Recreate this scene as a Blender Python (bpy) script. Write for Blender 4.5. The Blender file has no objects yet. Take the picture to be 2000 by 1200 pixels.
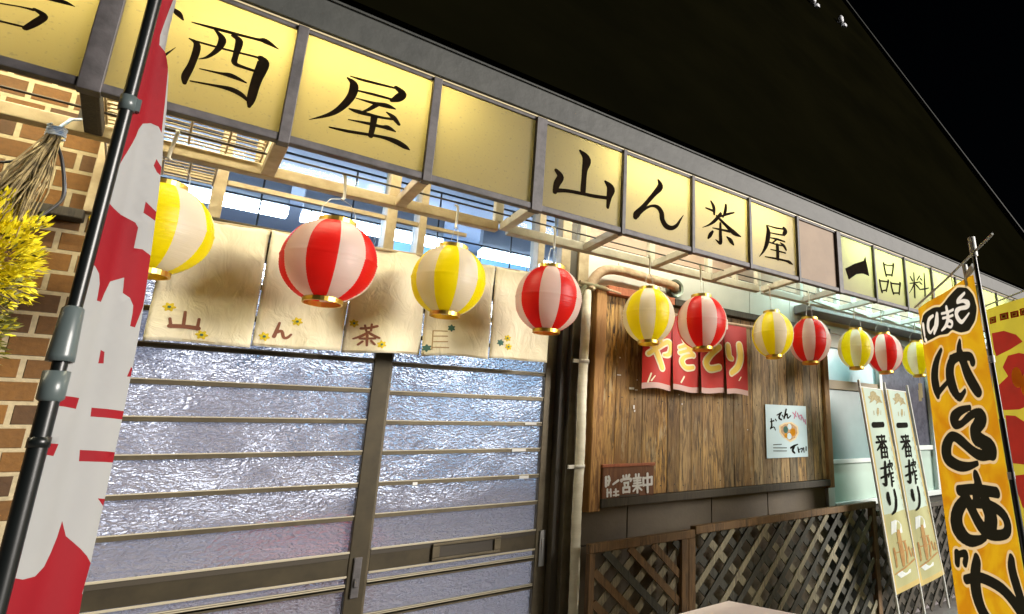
import bpy, bmesh, math, random, json
from mathutils import Vector, Matrix
from mathutils.geometry import delaunay_2d_cdt

scene = bpy.context.scene
COL = scene.collection
random.seed(7)

# ------------------------------------------------------------------ camera
cam_d = bpy.data.cameras.new("camera")
cam = bpy.data.objects.new("camera", cam_d)
COL.objects.link(cam)
F_ = Vector((0.7125, 0.6583, 0.2429)).normalized()
yaw, pit, rol = 0.824787, 0.245359, -0.0406688
F_ = Vector((math.sin(yaw)*math.cos(pit), math.cos(yaw)*math.cos(pit), math.sin(pit)))
R0 = Vector((math.cos(yaw), -math.sin(yaw), 0))
U0 = R0.cross(F_)
R_ = math.cos(rol)*R0 + math.sin(rol)*U0
U_ = -math.sin(rol)*R0 + math.cos(rol)*U0
M = Matrix((R_, U_, -F_)).transposed().to_4x4()
M.translation = Vector((0, -2.65, 1.15))
cam.matrix_world = M
cam_d.sensor_width = 36
cam_d.sensor_fit = 'HORIZONTAL'
cam_d.lens = 1168.25/2000*36
cam_d.shift_x = (1000-1538.84)/2000
cam_d.clip_start = 0.02
cam_d.clip_end = 500
scene.camera = cam

# ------------------------------------------------------------------ night sky, dim street light, exposure
world = bpy.data.worlds.new("World")
scene.world = world
world.use_nodes = True
wn = world.node_tree.nodes
bg = wn["Background"]
sky = wn.new("ShaderNodeTexSky")
sky.sky_type = 'NISHITA'
sky.sun_disc = False
SUN_EL, SUN_AZ = math.radians(16), math.radians(139)
sky.sun_elevation = SUN_EL
sky.sun_rotation = SUN_AZ
world.node_tree.links.new(sky.outputs[0], bg.inputs[0])
bg.inputs[1].default_value = 0.00015
sun_d = bpy.data.lights.new("sun", 'SUN')
sun_d.energy = 2.9
sun_d.angle = math.radians(27)
sun_d.color = (1.0, 0.93, 0.86)
sun = bpy.data.objects.new("sun", sun_d)
COL.objects.link(sun)
# a street light's direction: low, from the street to the right
sd = Vector((-math.sin(SUN_AZ)*-1*0.9, 0, 0))
frm = Vector((math.sin(SUN_AZ)*math.cos(SUN_EL), math.cos(SUN_AZ)*math.cos(SUN_EL), math.sin(SUN_EL)))
sun.rotation_euler = frm.to_track_quat('Z', 'Y').to_euler()
sun.location = (0, -6, 6)
vs = scene.view_settings
vs.view_transform = 'Standard'
vs.look = 'None'
vs.exposure = 1.05
vs.gamma = 1.0
vs.use_curve_mapping = False
scene.cycles.use_denoising = True
scene.cycles.max_bounces = 10
scene.cycles.transmission_bounces = 8
scene.cycles.sample_clamp_indirect = 6.0
scene.cycles.caustics_reflective = False
scene.cycles.caustics_refractive = False

# ------------------------------------------------------------------ materials
def lin(h):
    if not isinstance(h, str):
        return tuple(h) + (1.0,)
    c = [int(h[i:i+2], 16)/255 for i in (0, 2, 4)]
    return tuple(x/12.92 if x <= .04045 else ((x+.055)/1.055)**2.4 for x in c) + (1.0,)

class NT:
    def __init__(s, name):
        s.m = bpy.data.materials.new(name); s.m.use_nodes = True
        s.t = s.m.node_tree; s.n = s.t.nodes; s.n.clear()
        s.out = s.n.new("ShaderNodeOutputMaterial")
    def add(s, typ, **kw):
        n = s.n.new("ShaderNode"+typ)
        for k, v in kw.items():
            if k.startswith("_"):
                setattr(n, k[1:], v)
            else:
                key = k.replace("__", " ")
                n.inputs[int(key[1:]) if key[0] == 'i' and key[1:].isdigit() else key].default_value = v
        return n
    def link(s, a, b):
        s.t.links.new(a, b)
    def done(s, sh):
        s.link(sh, s.out.inputs[0]); return s.m

def mixrgb(t, fac, a, b, blend='MIX'):
    n = t.n.new("ShaderNodeMix"); n.data_type = 'RGBA'; n.blend_type = blend
    for inp, v in ((n.inputs[0], fac), (n.inputs[6], a), (n.inputs[7], b)):
        if hasattr(v, 'links') or hasattr(v, 'is_linked'): t.link(v, inp)
        else: inp.default_value = v
    return n.outputs[2]

def pmat(name, c1, c2=None, scale=8, rough=.6, metal=0, bump=.0, bscale=60, stretch=(1, 1, 1), detail=4, thr=(.35, .65), coat=0, spec=.5, rvar=0.0):
    """Principled surface with noise between two true colours, and a fine bump."""
    t = NT(name)
    tc = t.add("TexCoord")
    mp = t.add("Mapping", Scale=stretch)
    t.link(tc.outputs['Object'], mp.inputs[0])
    b = t.add("BsdfPrincipled", Roughness=rough, Metallic=metal)
    b.inputs['Specular IOR Level'].default_value = spec
    if coat: b.inputs['Coat Weight'].default_value = coat
    if c2:
        nz = t.add("TexNoise", Scale=scale, Detail=detail, Roughness=.6)
        t.link(mp.outputs[0], nz.inputs['Vector'])
        mr = t.add("MapRange"); mr.inputs[1].default_value, mr.inputs[2].default_value = thr
        t.link(nz.outputs['Fac'], mr.inputs[0])
        t.link(mixrgb(t, mr.outputs[0], lin(c1), lin(c2)), b.inputs['Base Color'])
        if rvar:
            m2 = t.add("MapRange"); m2.inputs[3].default_value = rough-rvar; m2.inputs[4].default_value = rough+rvar
            t.link(nz.outputs['Fac'], m2.inputs[0]); t.link(m2.outputs[0], b.inputs['Roughness'])
    else:
        b.inputs['Base Color'].default_value = lin(c1)
    if bump:
        n2 = t.add("TexNoise", Scale=bscale, Detail=5)
        t.link(mp.outputs[0], n2.inputs['Vector'])
        bp = t.add("Bump", Strength=bump, Distance=.01)
        t.link(n2.outputs['Fac'], bp.inputs['Height']); t.link(bp.outputs[0], b.inputs['Normal'])
    return t.done(b.outputs[0])

def emat(name, col, strength):
    t = NT(name)
    e = t.add("Emission", Color=lin(col), Strength=strength)
    return t.done(e.outputs[0])

def clothmat(name, c1, c2, scale=6, trans=.3, weave=900, rough=.9, wrinkle=0.0, thr=(.3, .7)):
    t = NT(name)
    tc = t.add("TexCoord")
    nz = t.add("TexNoise", Scale=scale, Detail=5)
    t.link(tc.outputs['Object'], nz.inputs['Vector'])
    mr = t.add("MapRange"); mr.inputs[1].default_value, mr.inputs[2].default_value = thr
    t.link(nz.outputs['Fac'], mr.inputs[0])
    c = mixrgb(t, mr.outputs[0], lin(c1), lin(c2))
    d = t.add("BsdfPrincipled", Roughness=rough); d.inputs['Specular IOR Level'].default_value = .2
    tr = t.add("BsdfTranslucent")
    t.link(c, d.inputs['Base Color']); t.link(c, tr.inputs['Color'])
    w = t.add("TexNoise", Scale=weave, Detail=2)
    t.link(tc.outputs['Object'], w.inputs['Vector'])
    bp = t.add("Bump", Strength=.12, Distance=.002)
    t.link(w.outputs['Fac'], bp.inputs['Height'])
    if wrinkle:
        mpw = t.add("Mapping", Scale=(1.0, 1.0, .55)); t.link(tc.outputs['Object'], mpw.inputs[0])
        w2 = t.add("TexNoise", Scale=22, Detail=3, Distortion=1.2); t.link(mpw.outputs[0], w2.inputs['Vector'])
        b2 = t.add("Bump", Strength=wrinkle, Distance=.012); t.link(w2.outputs['Fac'], b2.inputs['Height'])
        t.link(bp.outputs[0], b2.inputs['Normal']); bp = b2
    t.link(bp.outputs[0], d.inputs['Normal'])
    mx = t.add("MixShader"); mx.inputs[0].default_value = trans
    t.link(d.outputs[0], mx.inputs[1]); t.link(tr.outputs[0], mx.inputs[2])
    return t.done(mx.outputs[0])

def lanternmat(name, col, deep):
    t = NT(name)
    tc = t.add("TexCoord")
    nz = t.add("TexNoise", Scale=9, Detail=4); t.link(tc.outputs['Object'], nz.inputs['Vector'])
    c = mixrgb(t, nz.outputs['Fac'], lin(col), lin(deep))
    d = t.add("BsdfPrincipled", Roughness=.38); d.inputs['Specular IOR Level'].default_value = .45
    t.link(c, d.inputs['Base Color'])
    tr = t.add("BsdfTranslucent"); t.link(c, tr.inputs['Color'])
    mp = t.add("Mapping", Scale=(1, 1, 9)); t.link(tc.outputs['Object'], mp.inputs[0])
    w = t.add("TexNoise", Scale=14, Detail=4, Distortion=.4); t.link(mp.outputs[0], w.inputs['Vector'])
    bp = t.add("Bump", Strength=.22, Distance=.008); t.link(w.outputs['Fac'], bp.inputs['Height'])
    t.link(bp.outputs[0], d.inputs['Normal'])
    mx = t.add("MixShader"); mx.inputs[0].default_value = .55
    t.link(d.outputs[0], mx.inputs[1]); t.link(tr.outputs[0], mx.inputs[2])
    return t.done(mx.outputs[0])

def panelmat(name):
    """Yellow acrylic sheet that lets the tubes behind it through."""
    t = NT(name)
    tc = t.add("TexCoord")
    nz = t.add("TexNoise", Scale=3.0, Detail=5); t.link(tc.outputs['Object'], nz.inputs['Vector'])
    sp = t.add("TexNoise", Scale=120, Detail=2); t.link(tc.outputs['Object'], sp.inputs['Vector'])
    mr = t.add("MapRange"); mr.inputs[1].default_value, mr.inputs[2].default_value = .63, .72
    t.link(sp.outputs['Fac'], mr.inputs[0])
    c = mixrgb(t, nz.outputs['Fac'], lin((.240, .194, .064)), lin((.190, .150, .047)))
    c2 = mixrgb(t, mr.outputs[0], c, lin((.14, .12, .05)))
    tr = t.add("BsdfTranslucent"); t.link(c2, tr.inputs['Color'])
    d = t.add("BsdfPrincipled", Roughness=.35); d.inputs['Base Color'].default_value = lin((.44, .35, .16))
    mx = t.add("MixShader"); mx.inputs[0].default_value = .28
    t.link(tr.outputs[0], mx.inputs[1]); t.link(d.outputs[0], mx.inputs[2])
    return t.done(mx.outputs[0])

def patglass(name):
    """Cast pattern glass, single sheet: hammered relief, part clear, part milky."""
    t = NT(name)
    tc = t.add("TexCoord")
    mp = t.add("Mapping", Scale=(.85, 1, 1.55)); t.link(tc.outputs['Object'], mp.inputs[0])
    wv = t.add("TexNoise", Scale=30, Detail=2); t.link(mp.outputs[0], wv.inputs['Vector'])
    wm = mixrgb(t, .06, mp.outputs[0], wv.outputs['Color'], 'LINEAR_LIGHT')
    vo = t.add("TexVoronoi", Scale=44, Randomness=1.0); vo.feature = 'SMOOTH_F1'; t.link(wm, vo.inputs['Vector'])
    nz = t.add("TexNoise", Scale=62, Detail=2, Roughness=.5); t.link(wm, nz.inputs['Vector'])
    ad = t.add("Math", _operation='MULTIPLY_ADD'); ad.inputs[1].default_value = .55
    t.link(nz.outputs['Fac'], ad.inputs[0]); t.link(vo.outputs['Distance'], ad.inputs[2])
    bp = t.add("Bump", Strength=1.0, Distance=.055); t.link(ad.outputs[0], bp.inputs['Height'])
    bs = t.add("Bump", Strength=.7, Distance=.012); t.link(ad.outputs[0], bs.inputs['Height'])
    g = t.add("BsdfPrincipled", Roughness=.05, IOR=1.5); g.inputs['Transmission Weight'].default_value = 1.0
    g.inputs['Base Color'].default_value = lin((.92, .94, 1.0))
    d = t.add("BsdfDiffuse", Color=lin((.68, .63, .66)))
    tr = t.add("BsdfTranslucent", Color=lin((.75, .75, .84)))
    t.link(bp.outputs[0], g.inputs['Normal']); t.link(bs.outputs[0], d.inputs['Normal']); t.link(bs.outputs[0], tr.inputs['Normal'])
    m1 = t.add("MixShader"); m1.inputs[0].default_value = .5
    t.link(d.outputs[0], m1.inputs[1]); t.link(tr.outputs[0], m1.inputs[2])
    mx = t.add("MixShader"); mx.inputs[0].default_value = .34
    t.link(g.outputs[0], mx.inputs[1]); t.link(m1.outputs[0], mx.inputs[2])
    return t.done(mx.outputs[0])

def clearglass(name, tint=(.85, .93, 1.0)):
    t = NT(name)
    tr = t.add("BsdfTransparent", Color=lin(tint))
    gl = t.add("BsdfGlossy", Roughness=.06, Color=(.7, .75, .8, 1))
    lw = t.add("LayerWeight", Blend=.12)
    mx = t.add("MixShader"); t.link(lw.outputs['Fresnel'], mx.inputs[0])
    t.link(tr.outputs[0], mx.inputs[1]); t.link(gl.outputs[0], mx.inputs[2])
    return t.done(mx.outputs[0])

def brickmat(name):
    t = NT(name)
    tc = t.add("TexCoord")
    mp = t.add("Mapping"); mp.inputs['Rotation'].default_value = (math.radians(90), 0, 0)
    t.link(tc.outputs['Object'], mp.inputs[0])
    br = t.add("TexBrick", Scale=1.0)
    br.inputs['Mortar Size'].default_value = .0065
    br.inputs['Mortar Smooth'].default_value = .25
    br.inputs['Brick Width'].default_value = .082
    br.inputs['Row Height'].default_value = .0625
    br.inputs['Bias'].default_value = -.1
    br.inputs['Color1'].default_value = lin((.185, .080, .010))
    br.inputs['Color2'].default_value = lin((.050, .024, .009))
    br.inputs['Mortar'].default_value = lin((.40, .33, .20))
    t.link(mp.outputs[0], br.inputs['Vector'])
    nz = t.add("TexNoise", Scale=70, Detail=5); t.link(tc.outputs['Object'], nz.inputs['Vector'])
    c = mixrgb(t, .35, br.outputs['Color'], nz.outputs['Fac'], 'OVERLAY')
    b = t.add("BsdfPrincipled", Roughness=.75); t.link(c, b.inputs['Base Color'])
    inv = t.add("Math", _operation='MULTIPLY_ADD'); inv.inputs[1].default_value = -1; inv.inputs[2].default_value = 1
    t.link(br.outputs['Fac'], inv.inputs[0])
    ad = t.add("Math", _operation='MULTIPLY_ADD'); ad.inputs[1].default_value = .25
    t.link(nz.outputs['Fac'], ad.inputs[0]); t.link(inv.outputs[0], ad.inputs[2])
    bp = t.add("Bump", Strength=.8, Distance=.006); t.link(ad.outputs[0], bp.inputs['Height'])
    t.link(bp.outputs[0], b.inputs['Normal'])
    return t.done(b.outputs[0])

def woodmat(name, ca, cb, cc, plank=.075, x0=0.0, grey=None, grange=(0, 1), rough=.7):
    """Weathered boards: a tone per board, long vertical grain, knots; greyer towards one end where the boards have aged."""
    t = NT(name)
    tc = t.add("TexCoord")
    sx = t.add("SeparateXYZ"); t.link(tc.outputs['Object'], sx.inputs[0])
    dv = t.add("Math", _operation='DIVIDE'); sb = t.add('Math', _operation='SUBTRACT'); t.link(sx.outputs['X'], sb.inputs[0]); sb.inputs[1].default_value = x0; t.link(sb.outputs[0], dv.inputs[0]); dv.inputs[1].default_value = plank
    fl = t.add("Math", _operation='FLOOR'); t.link(dv.outputs[0], fl.inputs[0])
    wh = t.add("TexWhiteNoise", _noise_dimensions='1D'); t.link(fl.outputs[0], wh.inputs['W'])
    off = t.add("CombineXYZ"); t.link(wh.outputs['Value'], off.inputs[2]); 
    mul = t.add("VectorMath", _operation='SCALE'); t.link(off.outputs[0], mul.inputs[0]); mul.inputs['Scale'].default_value = 7
    av = t.add("VectorMath", _operation='ADD'); t.link(tc.outputs['Object'], av.inputs[0]); t.link(mul.outputs[0], av.inputs[1])
    mp = t.add("Mapping", Scale=(9, 9, .8)); t.link(av.outputs[0], mp.inputs[0])
    g = t.add("TexNoise", Scale=9, Detail=8, Roughness=.68, Distortion=.9); t.link(mp.outputs[0], g.inputs['Vector'])
    mp2 = t.add("Mapping", Scale=(3, 3, .9)); t.link(av.outputs[0], mp2.inputs[0])
    g2 = t.add("TexNoise", Scale=3.2, Detail=5, Roughness=.6); t.link(mp2.outputs[0], g2.inputs['Vector'])
    r1 = t.add("MapRange"); r1.inputs[1].default_value, r1.inputs[2].default_value = .42, .58; t.link(g.outputs['Fac'], r1.inputs[0])
    r2 = t.add("MapRange"); r2.inputs[1].default_value, r2.inputs[2].default_value = .38, .64; t.link(g2.outputs['Fac'], r2.inputs[0])
    c = mixrgb(t, r1.outputs[0], lin(cb), lin(ca))
    c = mixrgb(t, r2.outputs[0], c, lin(cc))
    if grey:
        mp3 = t.add('Mapping', Scale=(7, 7, 1.3)); t.link(av.outputs[0], mp3.inputs[0])
        g3 = t.add('TexNoise', Scale=4.5, Detail=6, Roughness=.7); t.link(mp3.outputs[0], g3.inputs['Vector'])
        r3 = t.add('MapRange'); r3.inputs[1].default_value, r3.inputs[2].default_value = .56, .66; t.link(g3.outputs['Fac'], r3.inputs[0])
        c = mixrgb(t, r3.outputs[0], c, lin((.50, .37, .19)))
        mr = t.add("MapRange"); mr.inputs[1].default_value, mr.inputs[2].default_value = grange
        t.link(sx.outputs['X'], mr.inputs[0])
        ag = t.add("Math", _operation='MULTIPLY_ADD'); ag.inputs[1].default_value = .9; t.link(wh.outputs['Value'], ag.inputs[0]); t.link(mr.outputs[0], ag.inputs[2])
        a2 = t.add("Math", _operation='SUBTRACT'); a2.use_clamp = True; t.link(ag.outputs[0], a2.inputs[0]); a2.inputs[1].default_value = .45
        gm = mixrgb(t, r1.outputs[0], lin([x*.28 for x in grey]), lin(grey))
        c = mixrgb(t, a2.outputs[0], c, gm)
    wh2 = t.add("TexWhiteNoise", _noise_dimensions='1D'); ad2 = t.add("Math", _operation='ADD'); t.link(fl.outputs[0], ad2.inputs[0]); ad2.inputs[1].default_value = 31.7
    t.link(ad2.outputs[0], wh2.inputs['W'])
    hv = t.add("MapRange"); hv.inputs[3].default_value = .5; hv.inputs[4].default_value = 1.4; t.link(wh2.outputs['Value'], hv.inputs[0])
    hs = t.add("HueSaturation"); t.link(c, hs.inputs['Color']); t.link(hv.outputs[0], hs.inputs['Value'])
    c = hs.outputs[0]
    b = t.add("BsdfPrincipled", Roughness=rough); t.link(c, b.inputs['Base Color'])
    bp = t.add("Bump", Strength=.5, Distance=.004); t.link(g.outputs['Fac'], bp.inputs['Height']); t.link(bp.outputs[0], b.inputs['Normal'])
    return t.done(b.outputs[0])

MT = {}
MT['gold'] = pmat("gold_foil", (.75, .50, .10), rough=.34, metal=1)
MT['black'] = pmat("black_plastic", (.012, .013, .013), rough=.35)
MT['ink'] = pmat("sign_ink", (.012, .007, .003), (.006, .004, .002), scale=30, rough=.9, spec=.05)
MT['panel'] = panelmat("sign_acrylic")
MT['unlitpanel'] = pmat("unlit_panel_tone", (.30, .21, .13), (.24, .165, .10), scale=4, rough=.6)  # dull tone of the unlit sign panel, set as colour
MT['post'] = pmat("sign_post_paint", (.105, .096, .098), (.06, .056, .056), scale=20, rough=.55, bump=.1)
MT['cream'] = pmat("cream_steel", (.50, .41, .26), (.34, .26, .15), scale=14, rough=.5, bump=.12, bscale=40)
MT['palesteel'] = pmat("pale_steel", (.50, .47, .38), (.36, .33, .26), scale=14, rough=.5, bump=.1)
MT['gutter'] = pmat("gutter_paint", (.046, .049, .043), (.032, .035, .031), scale=9, rough=.55, bump=.22, bscale=16)
MT['paleyel'] = pmat("pale_yellow_metal", (.72, .62, .38), rough=.3)  # pale yellow of the painted light line over the sign, also a screw
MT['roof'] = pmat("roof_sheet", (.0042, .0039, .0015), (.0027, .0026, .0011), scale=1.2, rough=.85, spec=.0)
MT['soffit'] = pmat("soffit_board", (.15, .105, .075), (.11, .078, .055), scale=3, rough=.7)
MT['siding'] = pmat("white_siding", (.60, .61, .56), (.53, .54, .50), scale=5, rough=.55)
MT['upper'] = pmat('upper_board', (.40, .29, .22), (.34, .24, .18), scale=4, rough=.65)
MT['brick'] = brickmat("brown_brick")
MT['bronze'] = pmat("bronze_aluminium", (.085, .070, .042), (.060, .050, .032), scale=12, rough=.38, metal=.55)
MT['bronzelt'] = pmat("worn_bronze_aluminium", (.165, .138, .088), (.11, .092, .06), scale=12, rough=.36, metal=.55)
MT['edge'] = pmat('edge_highlight_metal', (.50, .45, .33), rough=.4, metal=.3)  # lighter tone paints the light caught along door bars and lips
MT['silver'] = pmat("silver_metal", (.42, .42, .40), rough=.3, metal=.85)
MT['glass'] = patglass("pattern_glass")
MT['clear'] = clearglass("clear_glass")
MT['noren'] = clothmat("linen", (.88, .82, .62), (.80, .73, .52), scale=7, trans=.12, wrinkle=.55)
MT['brownfelt'] = pmat("brown_felt", (.22, .085, .05), rough=.95)
MT['tanline'] = pmat("tan_thread", (.40, .28, .12), rough=.95)
MT['yfelt'] = pmat("yellow_felt", (.62, .47, .02), rough=.95)
MT['tfelt'] = pmat("teal_felt", (.06, .15, .12), rough=.95)
MT['lred'] = lanternmat("lantern_red", (.80, .020, .012), (.68, .012, .010))
MT['lyel'] = lanternmat("lantern_yellow", (.94, .82, .002), (.88, .73, .002))
MT['lwhite'] = lanternmat("lantern_white", (.80, .74, .66), (.74, .67, .58))
MT['wire'] = pmat("thin_wire", (.45, .44, .40), rough=.35, metal=.7)
MT['hook'] = pmat("white_plastic", (.72, .70, .62), rough=.4)
MT['rod'] = pmat("dark_rod", (.05, .04, .025), rough=.5)
MT['wpipe'] = pmat("pipe_tape", (.84, .80, .64), (.70, .66, .51), scale=10, rough=.6, stretch=(1, 1, 3), bump=.2, bscale=30)
MT['duct'] = pmat("duct_foam", (.55, .42, .28), (.40, .27, .17), scale=25, rough=.7, bump=.5, bscale=50)
MT['greenpipe'] = pmat("verdigris_pipe", (.20, .22, .13), (.30, .20, .10), scale=20, rough=.6)
MT['ventm'] = pmat("vent_metal", (.20, .24, .20), rough=.4, metal=.5)
MT['board'] = woodmat("weathered_boards", (.66, .38, .095), (.045, .022, .008), (.32, .165, .045), plank=.076, x0=1.482-2.3, grey=(.40, .29, .145), grange=(-.65, .75))
MT['boardframe'] = woodmat("orange_frame_wood", (.40, .22, .065), (.13, .06, .018), (.28, .14, .042), plank=.5)
MT['boardframe2'] = woodmat("red_frame_wood", (.42, .14, .06), (.22, .06, .03), (.34, .11, .05), plank=.7)
MT['plaque'] = woodmat('plaque_wood', (.24, .10, .042), (.10, .042, .02), (.17, .07, .03), plank=.5)
MT['darkwood'] = woodmat("dark_wood", (.055, .043, .026), (.022, .018, .012), (.04, .033, .02), plank=.6)
MT['tile'] = pmat("stone_tile", (.130, .100, .058), (.090, .070, .042), scale=4, rough=.6, bump=.1)
MT['grout'] = pmat("dark_grout", (.035, .032, .022), rough=.8)
MT['gatewood'] = woodmat("brown_lattice_wood", (.19, .105, .036), (.06, .034, .012), (.13, .075, .028), plank=.9)
MT['greywood'] = woodmat("grey_lattice_wood", (.058, .060, .044), (.022, .023, .018), (.040, .041, .032), plank=.9)
MT['greylight'] = woodmat("bleached_lattice_wood", (.29, .265, .17), (.11, .10, .07), (.20, .185, .12), plank=.9)
MT['redcloth'] = clothmat("red_vinyl", (.50, .030, .022), (.42, .025, .02), scale=5, trans=.1, rough=.5)
MT['palefade'] = clothmat("faded_hem", (.62, .42, .38), (.55, .36, .33), scale=9, trans=.1, rough=.5)
MT['creamprint'] = pmat("cream_print", (.80, .72, .50), rough=.6)
MT['yellowprint'] = pmat("yellow_print", (.78, .56, .08), rough=.6)
MT['whiteprint'] = pmat("white_print", (.80, .80, .78), rough=.6)
MT['blackprint'] = pmat("black_print", (.007, .0065, .005), (.012, .011, .008), scale=12, rough=.9, spec=.08)
MT['pinkprint'] = pmat("pink_print", (.45, .14, .25), rough=.6)
MT['paper'] = pmat("poster_paper", (.50, .66, .72), (.45, .61, .68), scale=5, rough=.5)
MT['soup'] = pmat("food_photo", (.55, .30, .07), (.30, .16, .06), scale=60, rough=.5)
MT['flagw'] = clothmat("white_polyester", (.345, .35, .345), (.31, .315, .315), scale=4, trans=.12, rough=.7)
MT['flagr'] = clothmat("red_polyester", (.26, .008, .014), (.22, .007, .014), scale=4, trans=.12, rough=.7)
MT['beer'] = clothmat("pale_banner", (.56, .69, .61), (.50, .62, .53), scale=3, trans=.12, rough=.7)
MT['beer2'] = clothmat('gold_print_cloth', (.50, .50, .27), (.42, .42, .20), scale=5, trans=.12, rough=.7)
MT['hem'] = clothmat("gold_hem", (.62, .50, .20), (.52, .42, .18), scale=5, trans=.12)
MT['olive'] = pmat("olive_print", (.22, .19, .07), (.42, .36, .18), scale=60, rough=.7)
MT['foam'] = pmat("foam_print", (.56, .64, .66), (.68, .72, .66), scale=30, rough=.7)
MT['rust'] = pmat("rust_print", (.30, .13, .022), (.40, .24, .06), scale=30, rough=.7)
MT['orange'] = clothmat("orange_banner", (.92, .56, .010), (.85, .36, .008), scale=4, trans=.5, rough=.7, thr=(.35, .6))
def printed(name):
    """Golden banner cloth with its print dyed in: distances to the drawn strokes are stored on the mesh."""
    t = NT(name)
    tc = t.add("TexCoord")
    nz = t.add("TexNoise", Scale=3.2, Detail=3, Distortion=1.6); t.link(tc.outputs['Object'], nz.inputs['Vector'])
    mr = t.add("MapRange"); mr.inputs[1].default_value, mr.inputs[2].default_value = .38, .62; t.link(nz.outputs['Fac'], mr.inputs[0])
    c = mixrgb(t, mr.outputs[0], lin((.74, .43, .012)), lin((.62, .26, .008)))
    def step(attr, edge, col, c):
        a = t.add("Attribute"); a.attribute_name = attr
        m = t.add("MapRange"); m.inputs[1].default_value, m.inputs[2].default_value = edge+.0012, edge-.0012
        t.link(a.outputs['Fac'], m.inputs[0]); return mixrgb(t, m.outputs[0], c, lin(col))
    c = step("blob", .010, (.90, .74, .42), c); c = step("blob", 0, (.016, .015, .010), c); c = step("small", .0015, (.88, .86, .80), c)
    c = step("big", .0195, (.78, .60, .34), c); c = step("big", .0075, (.014, .013, .008), c)
    d = t.add("BsdfPrincipled", Roughness=.75); d.inputs['Specular IOR Level'].default_value = .15
    tr = t.add("BsdfTranslucent"); t.link(c, d.inputs['Base Color']); t.link(c, tr.inputs['Color'])
    mx = t.add("MixShader"); mx.inputs[0].default_value = .45
    t.link(d.outputs[0], mx.inputs[1]); t.link(tr.outputs[0], mx.inputs[2])
    return t.done(mx.outputs[0])
MT['karaage'] = printed("printed_banner")
MT['outline'] = pmat("pale_outline", (.78, .62, .36), rough=.7)
MT['ybanner'] = clothmat("yellow_banner", (.66, .56, .05), (.55, .46, .05), scale=6, trans=.4)
MT['ybred'] = clothmat("banner_red", (.42, .03, .02), (.33, .03, .02), scale=9, trans=.35)
MT['whitepole'] = pmat("white_pole", (.66, .68, .64), rough=.4)
MT['greyjoint'] = pmat("grey_joint", (.085, .11, .11), rough=.35, coat=.2)
MT['blackpole'] = pmat("black_pole", (.006, .008, .008), rough=.33, coat=.15)
MT['straw'] = pmat("dry_straw", (.36, .28, .13), (.10, .075, .035), scale=40, rough=.8)
MT['leafy'] = pmat("yellow_leaf", (.95, .84, .015), (.78, .66, .015), scale=30, rough=.6)
MT['leafg'] = pmat("olive_leaf", (.20, .20, .03), (.10, .10, .02), scale=30, rough=.6)
MT['cable'] = pmat("black_cable", (.02, .02, .024), rough=.4)
MT['bluestring'] = pmat("blue_string", (.20, .32, .55), (.6, .65, .7), scale=80, rough=.7)
MT['wframe'] = pmat("window_frame", (.58, .62, .60), rough=.4)
MT['paneblue'] = pmat("frosted_blue_pane", (.26, .42, .47), (.20, .35, .41), scale=3, rough=.25)
MT['paneteal'] = pmat("frosted_teal_pane", (.17, .26, .26), (.12, .20, .20), scale=2, rough=.25)
MT['panepale'] = pmat("pale_pane", (.42, .54, .47), (.36, .48, .42), scale=2, rough=.3)
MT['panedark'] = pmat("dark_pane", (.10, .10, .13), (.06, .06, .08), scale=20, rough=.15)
MT['brownrail'] = pmat("brown_rail", (.20, .155, .07), rough=.5)
MT['beam'] = pmat("grey_beam", (.26, .26, .27), (.20, .20, .22), scale=6, rough=.5)
MT['yellowwall'] = pmat("cream_wall", (.68, .56, .28), rough=.7)
MT['inwall'] = pmat("inner_wall", (.20, .22, .31), (.10, .11, .16), scale=2, rough=.8)
MT['inblue'] = pmat("inner_blue_wall", (.20, .42, .66), (.26, .50, .72), scale=2, rough=.7)
MT['inceil'] = pmat("inner_ceiling", (.24, .27, .34), rough=.8)
MT['infloor'] = pmat("inner_floor", (.46, .42, .43), (.36, .32, .33), scale=6, rough=.5)
MT['counter'] = pmat("counter_wood", (.42, .38, .38), rough=.4)
MT['stoolred'] = pmat("stool_red", (.50, .03, .03), rough=.4)
MT['asphalt'] = pmat("asphalt", (.045, .045, .047), (.032, .032, .034), scale=60, rough=.85, bump=.4, bscale=200)
MT['pave'] = pmat("paving", (.36, .35, .33), (.29, .28, .265), scale=10, rough=.8, bump=.2)
MT['boxw'] = pmat("stand_sign_white", (.86, .76, .70), (.82, .72, .66), scale=4, rough=.4)
MT['boxs'] = pmat("stand_sign_edge", (.12, .15, .14), rough=.4)
MT['porcelain'] = pmat("porcelain", (.80, .82, .86), rough=.2)
MT['tubeA'] = emat("warm_tube", (1.0, .90, .62), 52)
MT['tubeB'] = emat("white_tube", (1.0, .95, .74), 50)
MT['tubeC'] = emat("cool_tube", (.70, 1.0, .92), 56)
MT['inlamp'] = emat("ceiling_tube", (.88, .94, 1.0), 26)
MT['bulb'] = emat('added_bulb_glow', (.86, .90, 1.0), 2.6)  # glow of the added bulbs behind the door glass
MT['lampbox'] = pmat("lamp_body", (.25, .27, .30), rough=.4)

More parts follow.
